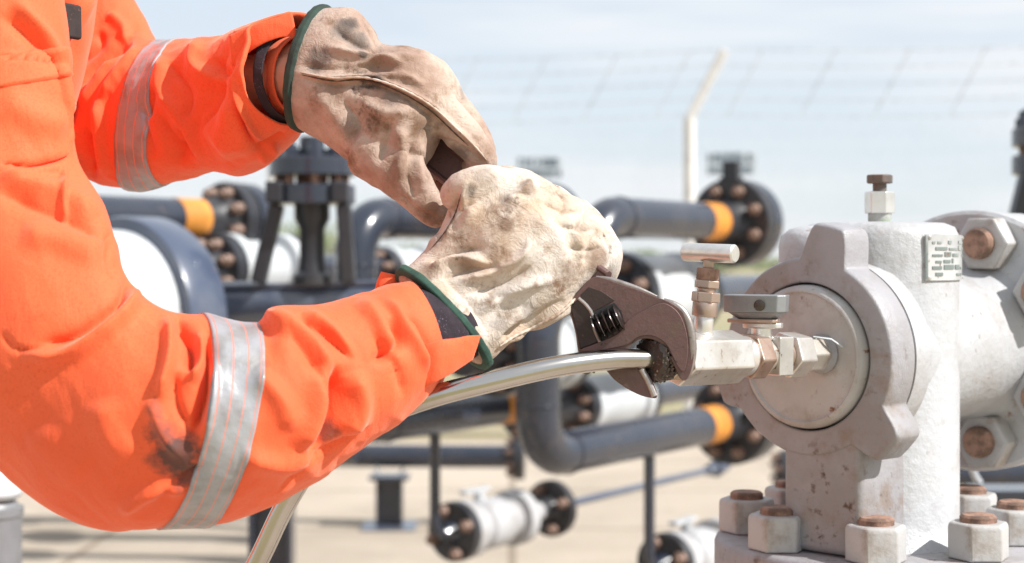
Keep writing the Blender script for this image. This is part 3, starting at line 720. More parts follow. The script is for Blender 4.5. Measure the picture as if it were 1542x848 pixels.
# bottom-left: gray bonnet with a white head
p = cam(-14, 905, 2.6)
t = thing('valve_bonnet', 'grey valve bonnet with round white head at the bottom left corner', 'valve', p)
zz = lambda py: cam(0, py, 2.6).z - p.z
b = MB(); b.lathe(p, UP, [(-0.3, 0.05), (zz(778), 0.05), (zz(776), 0.053), (zz(764), 0.053), (zz(762), 0.046), (zz(756), 0.042)], 36); b.build('body', 'grey_paint', t)
b = MB(); b.lathe(p + UP * zz(756), UP, [(0, 0.026), (zz(750) - zz(756), 0.026)], 24); b.build('stem', 'rust', t)
b = MB(); b.lathe(p + UP * zz(750), UP, [(0, 0.045), (0.008, 0.052), (0.036, 0.052), (0.05, 0.046), (0.06, 0.03)], 36); b.build('head', 'white', t)

# hidden pipe rack added to cast shadows on the slab, its legs in line with the thick post
for i, (pa, pb, r_, lab) in enumerate(((Vector((-3.2, 6.75, 0.50)), Vector((-0.66, 6.55, 0.50)), 0.05, 'unseen dark pipe added to cast shadows on the slab, front one of the rack'),
                                       (Vector((-3.4, 7.20, 0.44)), Vector((-0.70, 7.05, 0.44)), 0.07, 'unseen dark pipe added to cast shadows on the slab, thick middle one of the rack'),
                                       (Vector((-3.4, 7.45, 0.62)), Vector((-0.85, 7.45, 0.62)), 0.04, 'unseen dark pipe added to cast shadows on the slab, thin rear one of the rack'))):
    t = thing('shadow_pipe', lab, 'pipe', pa); b = MB(); b.cyl(pa, pb, r_); b.build('tube', 'pipe', t)
    for f in (0.25, 0.62): flange(t, pa.lerp(pb, f), pb - pa, r_ * 2.1, 0.06, 8)
    if i < 3:
        for f in (0.04, 0.88):
            c = pa.lerp(pb, f); b = MB(); b.box(Vector((c.x, c.y, (c.z - r_) / 2 + 0.004)), (1, 0, 0), (0, 1, 0), UP, 0.07, 0.07, c.z - r_ - 0.004); b.build('leg', 'pipe', t, bevel=0.003)

# ================================================================== THE SILVER VALVE
TH = R(45); A_ = Vector((math.sin(TH), math.cos(TH), 0)); U_ = Vector((math.cos(TH), -math.sin(TH), 0))
C0 = cam(1214, 537, 1.62)
def vp(t_, u_, z_): return C0 + A_ * t_ + U_ * u_ + UP * z_
CX = Vector((vp(0.137, 0, 0).x, vp(0.137, 0, 0).y, 0))            # column axis
vz = lambda py, d=1.717: CAMZ + (HOR - py) / FPX * d
FZ = CAMZ - 0.305                                                   # top of the base flange
valve = thing('gas_valve', 'large silver painted cast valve with round lugged end cap', 'valve', (CX.x, CX.y, 0))
rc = 0.0865
b = MB(); b.lathe((CX.x, CX.y, FZ - 0.002), UP, [(0, rc + 0.016), (0.012, rc + 0.008), (0.03, rc), (vz(385) - FZ, rc), (vz(352) - FZ, rc * 0.99), (vz(340) - FZ, rc * 0.94), (vz(334) - FZ, rc * 0.82), (vz(332) - FZ, rc * 0.45)], 72)
b.build('column', 'silver', valve, smooth_angle=50)
# barrel along the cap axis and its rounded saddle on the column
b = MB(); b.lathe(vp(0.045, 0, 0), A_, [(0, 0.094), (0.03, 0.094), (0.055, 0.086), (0.16, 0.082), (0.25, 0.084), (0.275, 0.092), (0.295, 0.11)], 72); b.build('barrel', 'silver', valve, smooth_angle=60)
b = MB(); b.lathe(vp(0.0445, 0.0, 0), A_, [(0, 0.1025), (0.028, 0.103), (0.034, 0.099), (0.036, 0.088)], 64); b.build('collar', 'silver', valve, smooth_angle=40)
# web under the cap
wz0, wz1 = FZ + 0.002, vz(640)
wc = vp(0.055, 0.018, 0); wc.z = (wz0 + wz1) / 2
b = MB(); b.box(wc, U_, A_, UP, 0.095, 0.11, wz1 - wz0); b.build('web', 'silver_worn_shaded', valve, bevel=0.008, seg=3)
# shoulder boss beside the top lug
b = MB(); bc = vp(0.07, -0.035, 0); b.lathe((bc.x, bc.y, vz(470)), UP, [(0, 0.04), (vz(372) - vz(470), 0.04), (vz(356) - vz(470), 0.037), (vz(346) - vz(470), 0.029), (vz(341) - vz(470), 0.016)], 36); b.build('boss', 'silver', valve, smooth_angle=50)
# end cap ring with three lugs
def cap_outline(r0, lugs):
    pts = []
    n = 240
    for i in range(n):
        a = 2 * math.pi * i / n; r = r0
        for la, lr, hw in lugs:
            da = abs((a - la + math.pi) % (2 * math.pi) - math.pi)
            k = max(0.0, min(1.0, (hw * 2.8 - da) / (hw * 1.7))); k = k * k * (3 - 2 * k)
            r = max(r, r0 + (lr - r0) * k)
        pts.append((a, r))
    return pts
LUGS = [(R(78), 0.140, 0.105), (R(-42), 0.133, 0.105), (R(199), 0.121, 0.11)]
b = MB(); op = cap_outline(0.1035, LUGS)
b_r = []
for t_, sc_ in ((-0.002, 0.975), (0.002, 0.995), (0.036, 1.0), (0.043, 0.985)):
    b_r.append([vp(t_, math.cos(a) * r * sc_, math.sin(a) * r * sc_) for a, r in op])
inner = [[vp(t_, math.cos(a) * 0.0765, math.sin(a) * 0.0765) for a, r in op] for t_ in (0.043, 0.004, -0.002)]
rows = b_r + inner
rows = [[b.bm.verts.new(p) for p in r] for r in rows]; n = len(op)
for ra, rb in zip(rows, rows[1:] + rows[:1]):
    for i in range(n): b.bm.faces.new((ra[i], ra[(i + 1) % n], rb[(i + 1) % n], rb[i]))
cap = b.build('end_cap', 'silver_worn_shaded', valve, bevel=0.0025, smooth_angle=40)
b = MB(); b.lathe(vp(0.02, 0, 0), -A_, [(0, 0.0745), (0.020, 0.0745), (0.027, 0.0735), (0.031, 0.0705), (0.0315, 0.0675), (0.029, 0.0655), (0.029, 0.0)], 96); b.build('plug', 'nut_paint', cap, smooth_angle=45)
# side flange at the far end of the barrel, its nuts facing the photographer
so_ = vp(0.333, 0, 0.004)
b = MB(); b.lathe(so_, A_, [(-0.006, 0.10), (0, 0.108), (0.0, 0.150), (0.004, 0.1545), (0.045, 0.1545), (0.05, 0.15)], 96); sf = b.build('side_flange', 'silver', valve, smooth_angle=40)
for q in (75, 30, -30, -75, -120, 180, 120):
    q = R(q); p_ = so_ + U_ * (0.119 * math.cos(q)) + UP * (0.119 * math.sin(q))
    hexnut(sf, p_ - A_ * 0.0005, -A_, 0.034, 0.026, 'nut_paint', name='nut', stud=(0.0185, 0.011), stud_mat='rust')
b = MB(); b.lathe(vp(0.385, 0, 0.004), A_, [(0, 0.1535), (0.05, 0.1535), (0.055, 0.10), (0.2, 0.085), (0.9, 0.085)], 64); b.build('mating_flange', 'silver', valve, smooth_angle=40)
# base flange with eight nuts
FR = 0.178
b = MB(); b.lathe((CX.x, CX.y, FZ), -UP, [(0, FR - 0.006), (0.003, FR - 0.002), (0.008, FR), (0.05, FR), (0.056, FR - 0.006)], 120); bf = b.build('base_flange', 'silver_worn_shaded', valve, smooth_angle=40)
for q in (-149, -104, -59, -14, 31, 76, 121, 166):
    p_ = Vector((CX.x + 0.143 * math.cos(R(q)), CX.y + 0.143 * math.sin(R(q)), FZ + 0.0005))
    hexnut(bf, p_, UP, 0.0315, 0.037, 'nut_paint', name='nut', stud=(0.0185, 0.008), stud_mat='rust')
b = MB(); b.lathe((CX.x, CX.y, FZ - 0.058), -UP, [(0, FR - 0.004), (0.055, FR), (0.06, 0.11), (0.2, 0.09), (0.9, 0.09)], 96); b.build('lower_pipe', 'silver', valve, smooth_angle=40)
M['green_grey'] = painted('green_stained_steel', (0.40, 0.40, 0.38), rust=(0.08, 0.2, 0.06), rust_amt=1.5, rough=0.5, scale=4, tint=(0.14, 0.24, 0.11))
# bleed plug on top of the column
tb_ = Vector((CX.x + 0.002, CX.y, vz(334)))
b = MB(); b.cyl(tb_, tb_ + UP * 0.009, 0.0125); bl = b.build('bleed_plug', 'green_grey', valve)
b = MB(); b.prism(tb_ + UP * 0.009, UP, 0.024, 0.0165, 6, rot=0.3); b.build('hex', 'steel_bright', bl, bevel=0.0015)
b = MB(); b.cyl(tb_ + UP * 0.033, tb_ + UP * 0.042, 0.0075); b.build('neck', 'rust_dark', bl)
b = MB(); b.prism(tb_ + UP * 0.042, UP, 0.0095, 0.0145, 8); b.build('head', 'rust_dark', bl, bevel=0.0015)
# stamped plate bent round the column
def on_col(ang, z, off): return Vector((CX.x + math.cos(ang) * (rc + off), CX.y + math.sin(ang) * (rc + off), z))
a0, a1 = R(-70), R(-14); pz0, pz1 = vz(421), vz(355)
def curved_patch(b, f0, f1, g0, g1, off, th):
    n = max(2, int((f1 - f0) * 16) + 1); q = []
    for k in range(n + 1):
        a = a0 + (a1 - a0) * (f0 + (f1 - f0) * k / n); zl = pz0 + (pz1 - pz0) * g0; zh = pz0 + (pz1 - pz0) * g1
        q.append([on_col(a, zl, off), on_col(a, zh, off), on_col(a, zh, off + th), on_col(a, zl, off + th)])
    b.ring_loft(q, smooth=False)
b = MB(); curved_patch(b, 0, 1, 0, 1, 0.0006, 0.0016); pl = b.build('nameplate', 'plate', valve)
rng = random.Random(11); b = MB()
for row in range(6):
    g0 = 0.10 + row * 0.14; x = 0.10 + (0.0 if row % 2 else 0.05)
    while x < 0.92:
        w_ = rng.uniform(0.04, 0.22)
        if rng.random() < 0.72: curved_patch(b, x, min(x + w_, 0.95), g0, g0 + rng.choice((0.05, 0.07, 0.10)), 0.0024, 0.0006)
        x += w_ + 0.04
for k in (0.0, 0.97): curved_patch(b, k, k + 0.03, 0.02, 0.98, 0.0024, 0.0006)
b.build('stamped_text', 'plate_ink', pl)
for f_, g_ in ((0.06, 0.06), (0.94, 0.06), (0.06, 0.94), (0.94, 0.94)):
    a = a0 + (a1 - a0) * f_; b = MB(); b.lathe(on_col(a, pz0 + (pz1 - pz0) * g_, 0.001), Vector((math.cos(a), math.sin(a), 0)), [(0, 0.0024), (0.002, 0.0022), (0.003, 0.001)], 12); b.build('rivet', 'steel_bright', pl)

# ================================================================== FITTINGS ON THE CAP
F0 = cam(1236, 533, 1.595); F1 = cam(985, 541, 1.4156); FAX = (F1 - F0).normalized()
def fpt(px):                                        # point on the fitting line seen at column px
    lo_, hi_ = 0.0, 1.4
    for _ in range(40):
        m_ = (lo_ + hi_) / 2; q = F0 + (F1 - F0) * m_
        if 771 + FPX * q.x / q.y > px: lo_ = m_
        else: hi_ = m_
    return F0 + (F1 - F0) * m_
def seg(b, pa, pb, rpx, sides=0, rot=0.0, r2=None):
    p, q = fpt(pa), fpt(pb); r = rpx / FPX * p.y; r2_ = r if r2 is None else r2 / FPX * q.y
    if sides: b.prism(p, q - p, (q - p).length, r, sides, rot)
    else: b.cyl(p, q, r, r2_, 32)
nv = thing('needle_valve', 'stainless needle valve with small T-bar handle on a hexagon block', 'valve', fpt(1075))
b = MB(); seg(b, 1108, 1017, 41, 6, R(20)); b.build('block', 'steel', nv, bevel=0.002)
b = MB(); seg(b, 1122, 1108, 31); b.build('collar', 'steel_bright', nv)
sx = fpt(1062)
SD = 1.464
def sz(py): return CAMZ + (HOR - py) / FPX * SD
sx = Vector(((1058 - 771) / FPX * SD, SD, 0)); lean = Vector((0.085, 0, 1)).normalized()
def st(py): return Vector((sx.x, sx.y, 0)) + UP * sz(py) + Vector((0.085, 0, 0)) * (sz(py) - sz(505))
def stem_piece(name, y0, y1, rpx, mat, sides=0, rot=0.2, bev=0.0012):
    b = MB(); p, q = st(y0), st(y1); r = rpx / FPX * SD
    if sides: b.prism(p, q - p, (q - p).length, r, sides, rot, up=Vector((0, 1, 0)))
    else: b.lathe(p, q - p, [(0, r * 0.96), (0.001, r), ((q - p).length - 0.001, r), ((q - p).length, r * 0.96)], 28, up=Vector((0, 1, 0)))
    return b.build(name, mat, nv, bevel=bev if sides else 0)
stem_piece('base_ring', 512, 501, 17, 'steel')
stem_piece('bonnet', 501, 476, 15, 'steel')
stem_piece('bonnet_shoulder', 476, 455, 19, 'steel_brown')
stem_piece('lock_nut', 455, 440, 22, 'steel_brown', 6)
stem_piece('thread', 440, 434, 14, 'steel_brown')
stem_piece('gland_nut', 434, 422, 20, 'steel_brown', 6, 0.5)
stem_piece('gland', 422, 404, 17, 'rust')
stem_piece('spindle', 404, 384, 8.5, 'steel_brown')
hd = Vector((0.80, -0.60, -0.035)).normalized(); hc = st(381)
hl = 0.0275
b = MB(); b.lathe(hc - hd * hl, hd, [(0, 0.0072), (0.0015, 0.0088), (2 * hl - 0.0015, 0.0088), (2 * hl, 0.0074)], 32); b.build('t_handle', 'steel_bright', nv, smooth_angle=30)

bv_ = thing('ball_valve', 'small stainless ball valve with wedge handle screwed into the silver cap', 'valve', fpt(1160))
b = MB(); seg(b, 1124, 1118, 31); seg(b, 1143, 1122, 36, 6, R(8)); b.build('inlet_nut', 'steel_brown', bv_, bevel=0.0018)
b = MB(); seg(b, 1153, 1142, 27); b.build('neck', 'steel', bv_)
b = MB(); seg(b, 1172, 1151, 41, 4, R(45)); b.build('body', 'steel_bright', bv_, bevel=0.0015)
b = MB(); seg(b, 1181, 1171, 24); b.build('seat_ring', 'steel_brown', bv_)
b = MB(); seg(b, 1204, 1180, 36, 6, R(12)); b.build('outlet_nut', 'steel', bv_, bevel=0.0018)
b = MB(); seg(b, 1232, 1203, 27, 6, R(0)); b.build('adapter', 'steel', bv_, bevel=0.0018)
b = MB(); seg(b, 1243, 1230, 30, 0, r2=24); b.build('weld_boss', 'silver_worn_shaded', bv_)
# a strip of sealing tape sticking out of the joint
q = fpt(1229); b = MB(); b.tube([q + UP * 0.013, q + UP * 0.018 + Vector((-0.004, -0.012, 0)), q + UP * 0.016 + Vector((0.012, -0.016, 0)), q + UP * 0.008 + Vector((0.024, -0.014, 0))], 0.0022, 8, flat=0.4); b.build('sealing_tape', 'white', bv_)
kc = fpt(1147); kp = lambda py: CAMZ + (HOR - py) / FPX * kc.y
b = MB(); b.cyl(Vector((kc.x, kc.y, kp(512))), Vector((kc.x, kc.y, kp(494))), 0.0105); b.build('stem', 'steel_bright', bv_)
hx = Vector((0.93, -0.36, 0)).normalized(); hy = Vector((-hx.y, hx.x, 0))
def hexbox(name, cpx, y0, y1, l, w, mat, taper=0.0, sh=0.0):
    b = MB(); c = Vector((kc.x + cpx / FPX * kc.y, kc.y, 0)); rings = []
    for y, k in ((y0, 1 - taper), (y1, 1.0)):
        z = kp(y); pts = [(-l / 2, -w * 0.32), (-l / 2 + w * 0.35, -w / 2), (l / 2 - w * 0.2, -w / 2), (l / 2, -w * 0.25), (l / 2, w * 0.25), (l / 2 - w * 0.2, w / 2), (-l / 2 + w * 0.35, w / 2), (-l / 2, w * 0.32)]
        rings.append([c + hx * a * k + hy * d_ * k + UP * z for a, d_ in pts])
    b.ring_loft(rings, smooth=False); return b.build(name, mat, bv_, bevel=0.0012)
hexbox('handle_washer', 2, 494, 486, 0.038, 0.020, 'steel_bright')
hexbox('stop_plate', -12, 486, 480, 0.05, 0.022, 'steel_brown')
M['handle_grey'] = painted('grey_cast_handle', (0.30, 0.31, 0.32), rust_amt=0.4, rough=0.4, metallic=0.6, scale=2, bump=0.3, tint=(0.22, 0.23, 0.24))
hh = hexbox('handle_foot', -6, 480, 470, 0.056, 0.030, 'handle_grey', taper=0.35)
hw = hexbox('handle', -8, 470, 444, 0.062, 0.034, 'handle_grey', taper=0.03)
b = MB(); sc_ = Vector((kc.x, kc.y, kp(459))) - hy * 0.0165 + hx * 0.002; b.lathe(sc_, -hy, [(0, 0.0055), (0.004, 0.0055), (0.0045, 0.003)], 20); b.build('screw', 'oily', bv_)

# ---- stainless tube: out of the nut, over to the left, down behind the near sleeve
tw = [cam(1002, 541, 1.428), cam(975, 541, 1.413), cam(930, 541, 1.40), cam(850, 550, 1.375), cam(745, 573, 1.355), cam(640, 601, 1.35), cam(545, 640, 1.36), cam(478, 690, 1.375), cam(430, 760, 1.39), cam(396, 830, 1.40), cam(350, 925, 1.41), cam(310, 1040, 1.42)]
tt_ = thing('steel_tube', 'polished stainless tube curving from the nut down behind the near sleeve', 'tube', tw[1])
b = MB(); b.tube(spline(tw, 90), 0.0095, 32); b.build('tube', 'tube', tt_)
def tpt(px): return fpt(px)
tn = thing('tube_nut', 'oily black knurled nut on the tube end, gripped by the wrench jaws', 'nut', fpt(990))
b = MB(); p, q = fpt(976), fpt(1001)
rings = []; a_ = (q - p).normalized(); uu = a_.cross(UP).normalized(); ww = uu.cross(a_)
for i in range(13):
    rings.append([p.lerp(q, i / 12) + (uu * math.cos(2 * math.pi * k / 36) + ww * math.sin(2 * math.pi * k / 36)) * (0.0192 + 0.0016 * ((k + i) % 3) * (0.4 + 0.6 * ((k * 7 + i * 5) % 4) / 3) + (-0.003 if i in (0, 12) else 0)) for k in range(36)])
b.ring_loft(rings); b.build('knurl', 'oily', tn, smooth_angle=20)
b = MB(); seg(b, 1012, 1000, 27); b.build('ferrule', 'brass', tn)
b = MB(); seg(b, 1022, 1006, 33, 6, R(15)); b.build('hexagon', 'brass', tn, bevel=0.0015)

# ================================================================== THE WRENCH
WD = 1.405                                            # distance of its face
W0 = cam(960, 500, WD)
wr_ = thing('adjustable_wrench', 'dark adjustable wrench with worm screw held by both gloves', 'wrench', W0)
# wrench plane: leans so that the handle end is a little farther away
def wp(x, y, off=0.0):
    d = WD + (960 - x) * 0.00010
    return cam(x, y, d) + Vector((0, off, 0))
DEP = Vector((0, 0.017, 0))
head = [(893, 418), (912, 420), (935, 428), (960, 436), (985, 446), (1004, 453), (1021, 463), (1034, 478), (1042, 500), (1045, 522), (1044, 545), (1038, 566), (1031, 573), (1026, 571), (1018, 556), (1010, 540), (1002, 524), (990, 514), (976, 510), (962, 512), (948, 522), (936, 540), (915, 556), (893, 552), (875, 540), (871, 527), (868, 505), (863, 485), (857, 468), (855, 460), (870, 440)]
def curve2(pts, k=4):
    P = np.array(pts, float); out = []
    for i in range(len(P)):
        p0, p1, p2, p3 = P[i - 1], P[i], P[(i + 1) % len(P)], P[(i + 2) % len(P)]
        for j in range(k):
            t = j / k; out.append(0.5 * ((2 * p1) + (-p0 + p2) * t + (2 * p0 - 5 * p1 + 4 * p2 - p3) * t * t + (-p0 + 3 * p1 - 3 * p2 + p3) * t**3))
    return out
b = MB(); b.extrude([wp(*p) for p in curve2(head)], DEP); hd_ = b.build('head', 'wrench', wr_, bevel=0.0022, seg=3, smooth_angle=40)
# bright worn rim of the fixed jaw, a raised lip along its outer side
rim = [(1000, 452), (1013, 457), (1026, 466), (1036, 482), (1041, 502), (1043, 522), (1042, 545), (1036, 566), (1030, 572)]
for nm, pts, rr in (('jaw_rim', rim, 0.0042), ('back_rim', [(898, 417), (916, 420), (940, 428), (966, 437), (990, 447)], 0.0026)):
    b = MB(); b.tube(spline([wp(x, y, 0.0035) for x, y in pts], 40), rr, 12, radii=[rr * (0.45 + 0.55 * math.sin(math.pi * i / 39)) for i in range(40)]); b.build(nm, 'wrench_edge', hd_)
# raised face of the jaw block (lighter), stepping down to the worm housing
face = [(873, 527), (900, 516), (930, 502), (940, 488), (955, 476), (992, 457), (1012, 462), (1026, 478), (1034, 502), (1036, 525), (1034, 545), (1029, 560), (1020, 552), (1012, 536), (1003, 519), (990, 509), (976, 505), (960, 508), (946, 518), (925, 524), (900, 528)]
b = MB(); b.extrude([wp(x, y, -0.0022) for x, y in curve2(face, 3)], Vector((0, 0.004, 0))); b.build('jaw_face', 'wrench', hd_, bevel=0.0015, smooth_angle=40)
# sunk panel beside the worm, and the shank side of the sliding jaw
pan = [(887, 432), (905, 438), (926, 452), (922, 455), (893, 470), (888, 468), (878, 453), (874, 444)]
b = MB(); b.extrude([wp(x, y, -0.0008) for x, y in pan], Vector((0, 0.002, 0))); b.build('sunk_panel', 'wrench_dark', hd_, bevel=0.0006)
sl = [(858, 462), (872, 450), (886, 464), (893, 476), (896, 495), (903, 514), (890, 520), (873, 526), (868, 500)]
b = MB(); b.extrude([wp(x, y, -0.0014) for x, y in sl], Vector((0, 0.003, 0))); b.build('jaw_shank', 'wrench_dark', hd_, bevel=0.0012)
b = MB(); b.tube(spline([wp(x, y, -0.0016) for x, y in ((871, 449), (882, 459), (891, 472), (894, 492), (903, 515))], 24), 0.0016, 8); b.build('shank_edge', 'wrench_edge', hd_)
slot = [(891, 470), (925, 456), (936, 470), (941, 490), (906, 514), (897, 500)]
b = MB(); b.extrude([wp(x, y, -0.0006) for x, y in slot], Vector((0, 0.002, 0))); b.build('worm_slot_shade', 'black', hd_)  # flat black plate stands in for the shade inside the slot
# worm: short screw with deep rounded threads
wa, wb_ = wp(897, 494, -0.002), wp(936, 476, -0.002); ax = (wb_ - wa).normalized()
prof = []; Ln = (wb_ - wa).length
for i in range(61):
    f = i / 60; prof.append((f * Ln, 0.0096 + 0.0030 * math.cos(2 * math.pi * f * 4.5)))
b = MB(); b.lathe(wa, ax, prof, 36); worm = b.build('worm_screw', 'worm', wr_, smooth_angle=60)
# sliding jaw below the tube
jaw = [(900, 551), (913, 558), (925, 572), (945, 586), (965, 596), (982, 600), (990, 599), (989, 588), (984, 577), (978, 566), (971, 556), (960, 545), (930, 540)]
b = MB(); b.extrude([wp(x, y, 0.003) for x, y in curve2(jaw, 3)], Vector((0, 0.013, 0))); jw = b.build('sliding_jaw', 'wrench', wr_, bevel=0.002, smooth_angle=40)
b = MB(); b.tube(spline([wp(x, y, 0.0028) for x, y in ((966, 556), (974, 570), (981, 585), (986, 597))], 16), 0.0030, 10); b.build('jaw_tip', 'wrench_edge', jw)
b = MB(); b.tube(spline([wp(x, y, 0.004) for x, y in ((878, 559), (884, 561), (890, 557), (897, 560))], 16), 0.0022, 8); b.build('pin', 'oily', jw)
# handle: runs up through the lower fist into the upper glove
hp_ = [(905, 432, 0), (860, 400, 0.012), (800, 352, 0.03), (745, 303, 0.045), (700, 266, 0.055), (650, 226, 0.062), (590, 180, 0.066)]
rings = []
for i, (x, y, dd) in enumerate(hp_):
    a = Vector(wp(x, y)) + Vector((0, dd, 0)); x2, y2, d2 = hp_[min(i + 1, len(hp_) - 1)]; x1, y1, d1 = hp_[max(i - 1, 0)]
    tdir = (Vector(wp(x2, y2)) + Vector((0, d2, 0)) - Vector(wp(x1, y1)) - Vector((0, d1, 0))).normalized()
    n_ = Vector((0, -1, 0)); n_ = (n_ - tdir * n_.dot(tdir)).normalized(); s_ = tdir.cross(n_); hw_ = (0.0165, 0.0165, 0.0165, 0.017, 0.0175, 0.018, 0.016)[i]; th_ = 0.007
    rings.append([a + DEP * 0.5 + s_ * (k1 * hw_) + n_ * (k2 * th_) for k1, k2 in ((-1, -0.5), (-0.85, -1), (-0.7, -1), (-0.62, -0.6), (0.62, -0.6), (0.7, -1), (0.85, -1), (1, -0.5), (1, 0.5), (0.85, 1), (0.7, 1), (0.62, 0.6), (-0.62, 0.6), (-0.7, 1), (-0.85, 1), (-1, 0.5))])
b = MB(); b.ring_loft(rings); b.build('handle', 'wrench', wr_, bevel=0.0008, smooth_angle=30)
# ================================================================== THE WORKER
person = thing('person', 'worker in orange coverall and soiled leather gloves leaning in with both arms on the wrench', 'person', PERSON_LOC)

# --- body under the clothes: one skinned figure
def body():
    J = {'pelvis': (cam(-260, 900, 1.60), 0.125), 'belly': (cam(-235, 620, 1.60), 0.12), 'chest': (cam(-190, 250, 1.58), 0.13), 'neckb': (cam(-130, -60, 1.56), 0.07),
         'neck': (cam(-90, -150, 1.55), 0.055), 'head0': (cam(-50, -250, 1.54), 0.075), 'head1': (cam(-45, -350, 1.54), 0.09), 'head2': (cam(-55, -440, 1.54), 0.06),
         'shn': (cam(-110, 40, 1.37), 0.058), 'eln': (cam(95, 620, 1.28), 0.042), 'wrn': (cam(640, 480, 1.40), 0.029), 'han': (cam(740, 400, 1.44), 0.030),
         'shf': (cam(10, -10, 1.76), 0.050), 'elf': (cam(165, 165, 1.68), 0.034), 'wrf': (cam(425, 112, 1.52), 0.027), 'wrf0': (cam(330, 140, 1.57), 0.034), 'haf': (cam(540, 140, 1.47), 0.030)}
    for s_, dy in (('n', -0.10), ('f', 0.10)):
        p = J['pelvis'][0]
        J['hip' + s_] = (Vector((p.x, p.y + dy, p.z - 0.06)), 0.085); J['kn' + s_] = (Vector((p.x + 0.05, p.y + dy * 1.3, 0.48)), 0.055); J['an' + s_] = (Vector((p.x, p.y + dy * 1.4, 0.09)), 0.04); J['to' + s_] = (Vector((p.x + 0.16, p.y + dy * 1.5, 0.05)), 0.035)
    E = [('pelvis', 'belly'), ('belly', 'chest'), ('chest', 'neckb'), ('neckb', 'neck'), ('neck', 'head0'), ('head0', 'head1'), ('head1', 'head2'),
         ('neckb', 'shn'), ('shn', 'eln'), ('eln', 'wrn'), ('wrn', 'han'), ('neckb', 'shf'), ('shf', 'elf'), ('elf', 'wrf0'), ('wrf0', 'wrf'), ('wrf', 'haf')]
    for s_ in 'nf': E += [('pelvis', 'hip' + s_), ('hip' + s_, 'kn' + s_), ('kn' + s_, 'an' + s_), ('an' + s_, 'to' + s_)]
    names = list(J); me = bpy.data.meshes.new('body')
    me.from_pydata([tuple(J[k][0] - PERSON_LOC) for k in names], [(names.index(a), names.index(b_)) for a, b_ in E], []); me.update()
    o = bpy.data.objects.new('body', me); COL.objects.link(o); o.parent = person
    me.materials.append(M['skin'])
    sk = o.modifiers.new('skin', 'SKIN'); sk.use_smooth_shade = True
    sv = me.skin_vertices[0].data
    for i, k in enumerate(names): sv[i].radius = (J[k][1], J[k][1]); sv[i].use_root = (k == 'pelvis')
    ss = o.modifiers.new('sub', 'SUBSURF'); ss.levels = 2; ss.render_levels = 2
    # nose, ears, eyes
    hc_ = cam(-47, -320, 1.54)
    b = MB(); fwd = Vector((0.8, 0, -0.6))
    b.lathe(hc_ + fwd * 0.085, fwd + Vector((0, 0, -0.3)), [(0, 0.018), (0.02, 0.015), (0.03, 0.006)], 12); b.build('nose', 'skin', person)
    for s_ in (-1, 1):
        b = MB(); b.lathe(hc_ + Vector((-0.01, s_ * 0.082, 0)), Vector((0, s_, 0)), [(0, 0.026), (0.012, 0.03), (0.02, 0.022)], 14); b.build('ear', 'skin', person)
        b = MB(); b.lathe(hc_ + fwd * 0.075 + Vector((0, s_ * 0.03, 0.03)), fwd, [(0, 0.012), (0.008, 0.010), (0.012, 0.004)], 12); b.build('eye', 'black', person)
    b = MB(); b.lathe(hc_ + Vector((-0.035, 0, 0.0)), Vector((-0.25, 0, 1)), [(-0.05, 0.07), (0.0, 0.10), (0.06, 0.104), (0.10, 0.085), (0.125, 0.045)], 28); b.build('hair', 'hair', person)
body()

def sd(v): return np.array(v, float)
def soft(st, nu, nv, strokes, amp, scale, seed, axis=None, stretch=3.0, power=1.0, fine=0.0):
    G, ts = soft_rings(st, nu, nv, power)
    Nn = grid_normals(G).reshape(-1, 3); V = G.reshape(-1, 3)
    V = wrinkle(V, Nn, amp * 0.3, scale, sd(seed), axis, stretch); V = wrinkle(V, Nn, amp * 0.35, scale * 0.8, sd(seed) + 3.3, axis, stretch, ridged=False)
    if fine: V = wrinkle(V, Nn, fine, scale * 3, sd(seed) + 5.0, axis, stretch)
    V = folds(V, Nn, [(a, w * 1.0, h * 1.5) for a, w, h in strokes])
    return V.reshape(nu, nv, 3), ts
def band(name, G, i0, i1, mat, parent, off=0.0016, uv=True, thick=0.0):
    Nn = grid_normals(G); S = G[i0:i1 + 1] + Nn[i0:i1 + 1] * off
    edge = G[i0:i0 + 1] - Nn[i0:i0 + 1] * 0.001; edge2 = G[i1:i1 + 1] - Nn[i1:i1 + 1] * 0.001
    return grid_mesh(name, np.concatenate([edge, S, edge2]), mat, parent, uv=uv, thick=thick)
def t_index(ts, n, k):                                    # grid row of (fractional) station k
    i = int(math.floor(k)); f = k - i
    v = ts[i] if f == 0 else ts[i] + (ts[i + 1] - ts[i]) * f
    return int(round(v * (n - 1)))

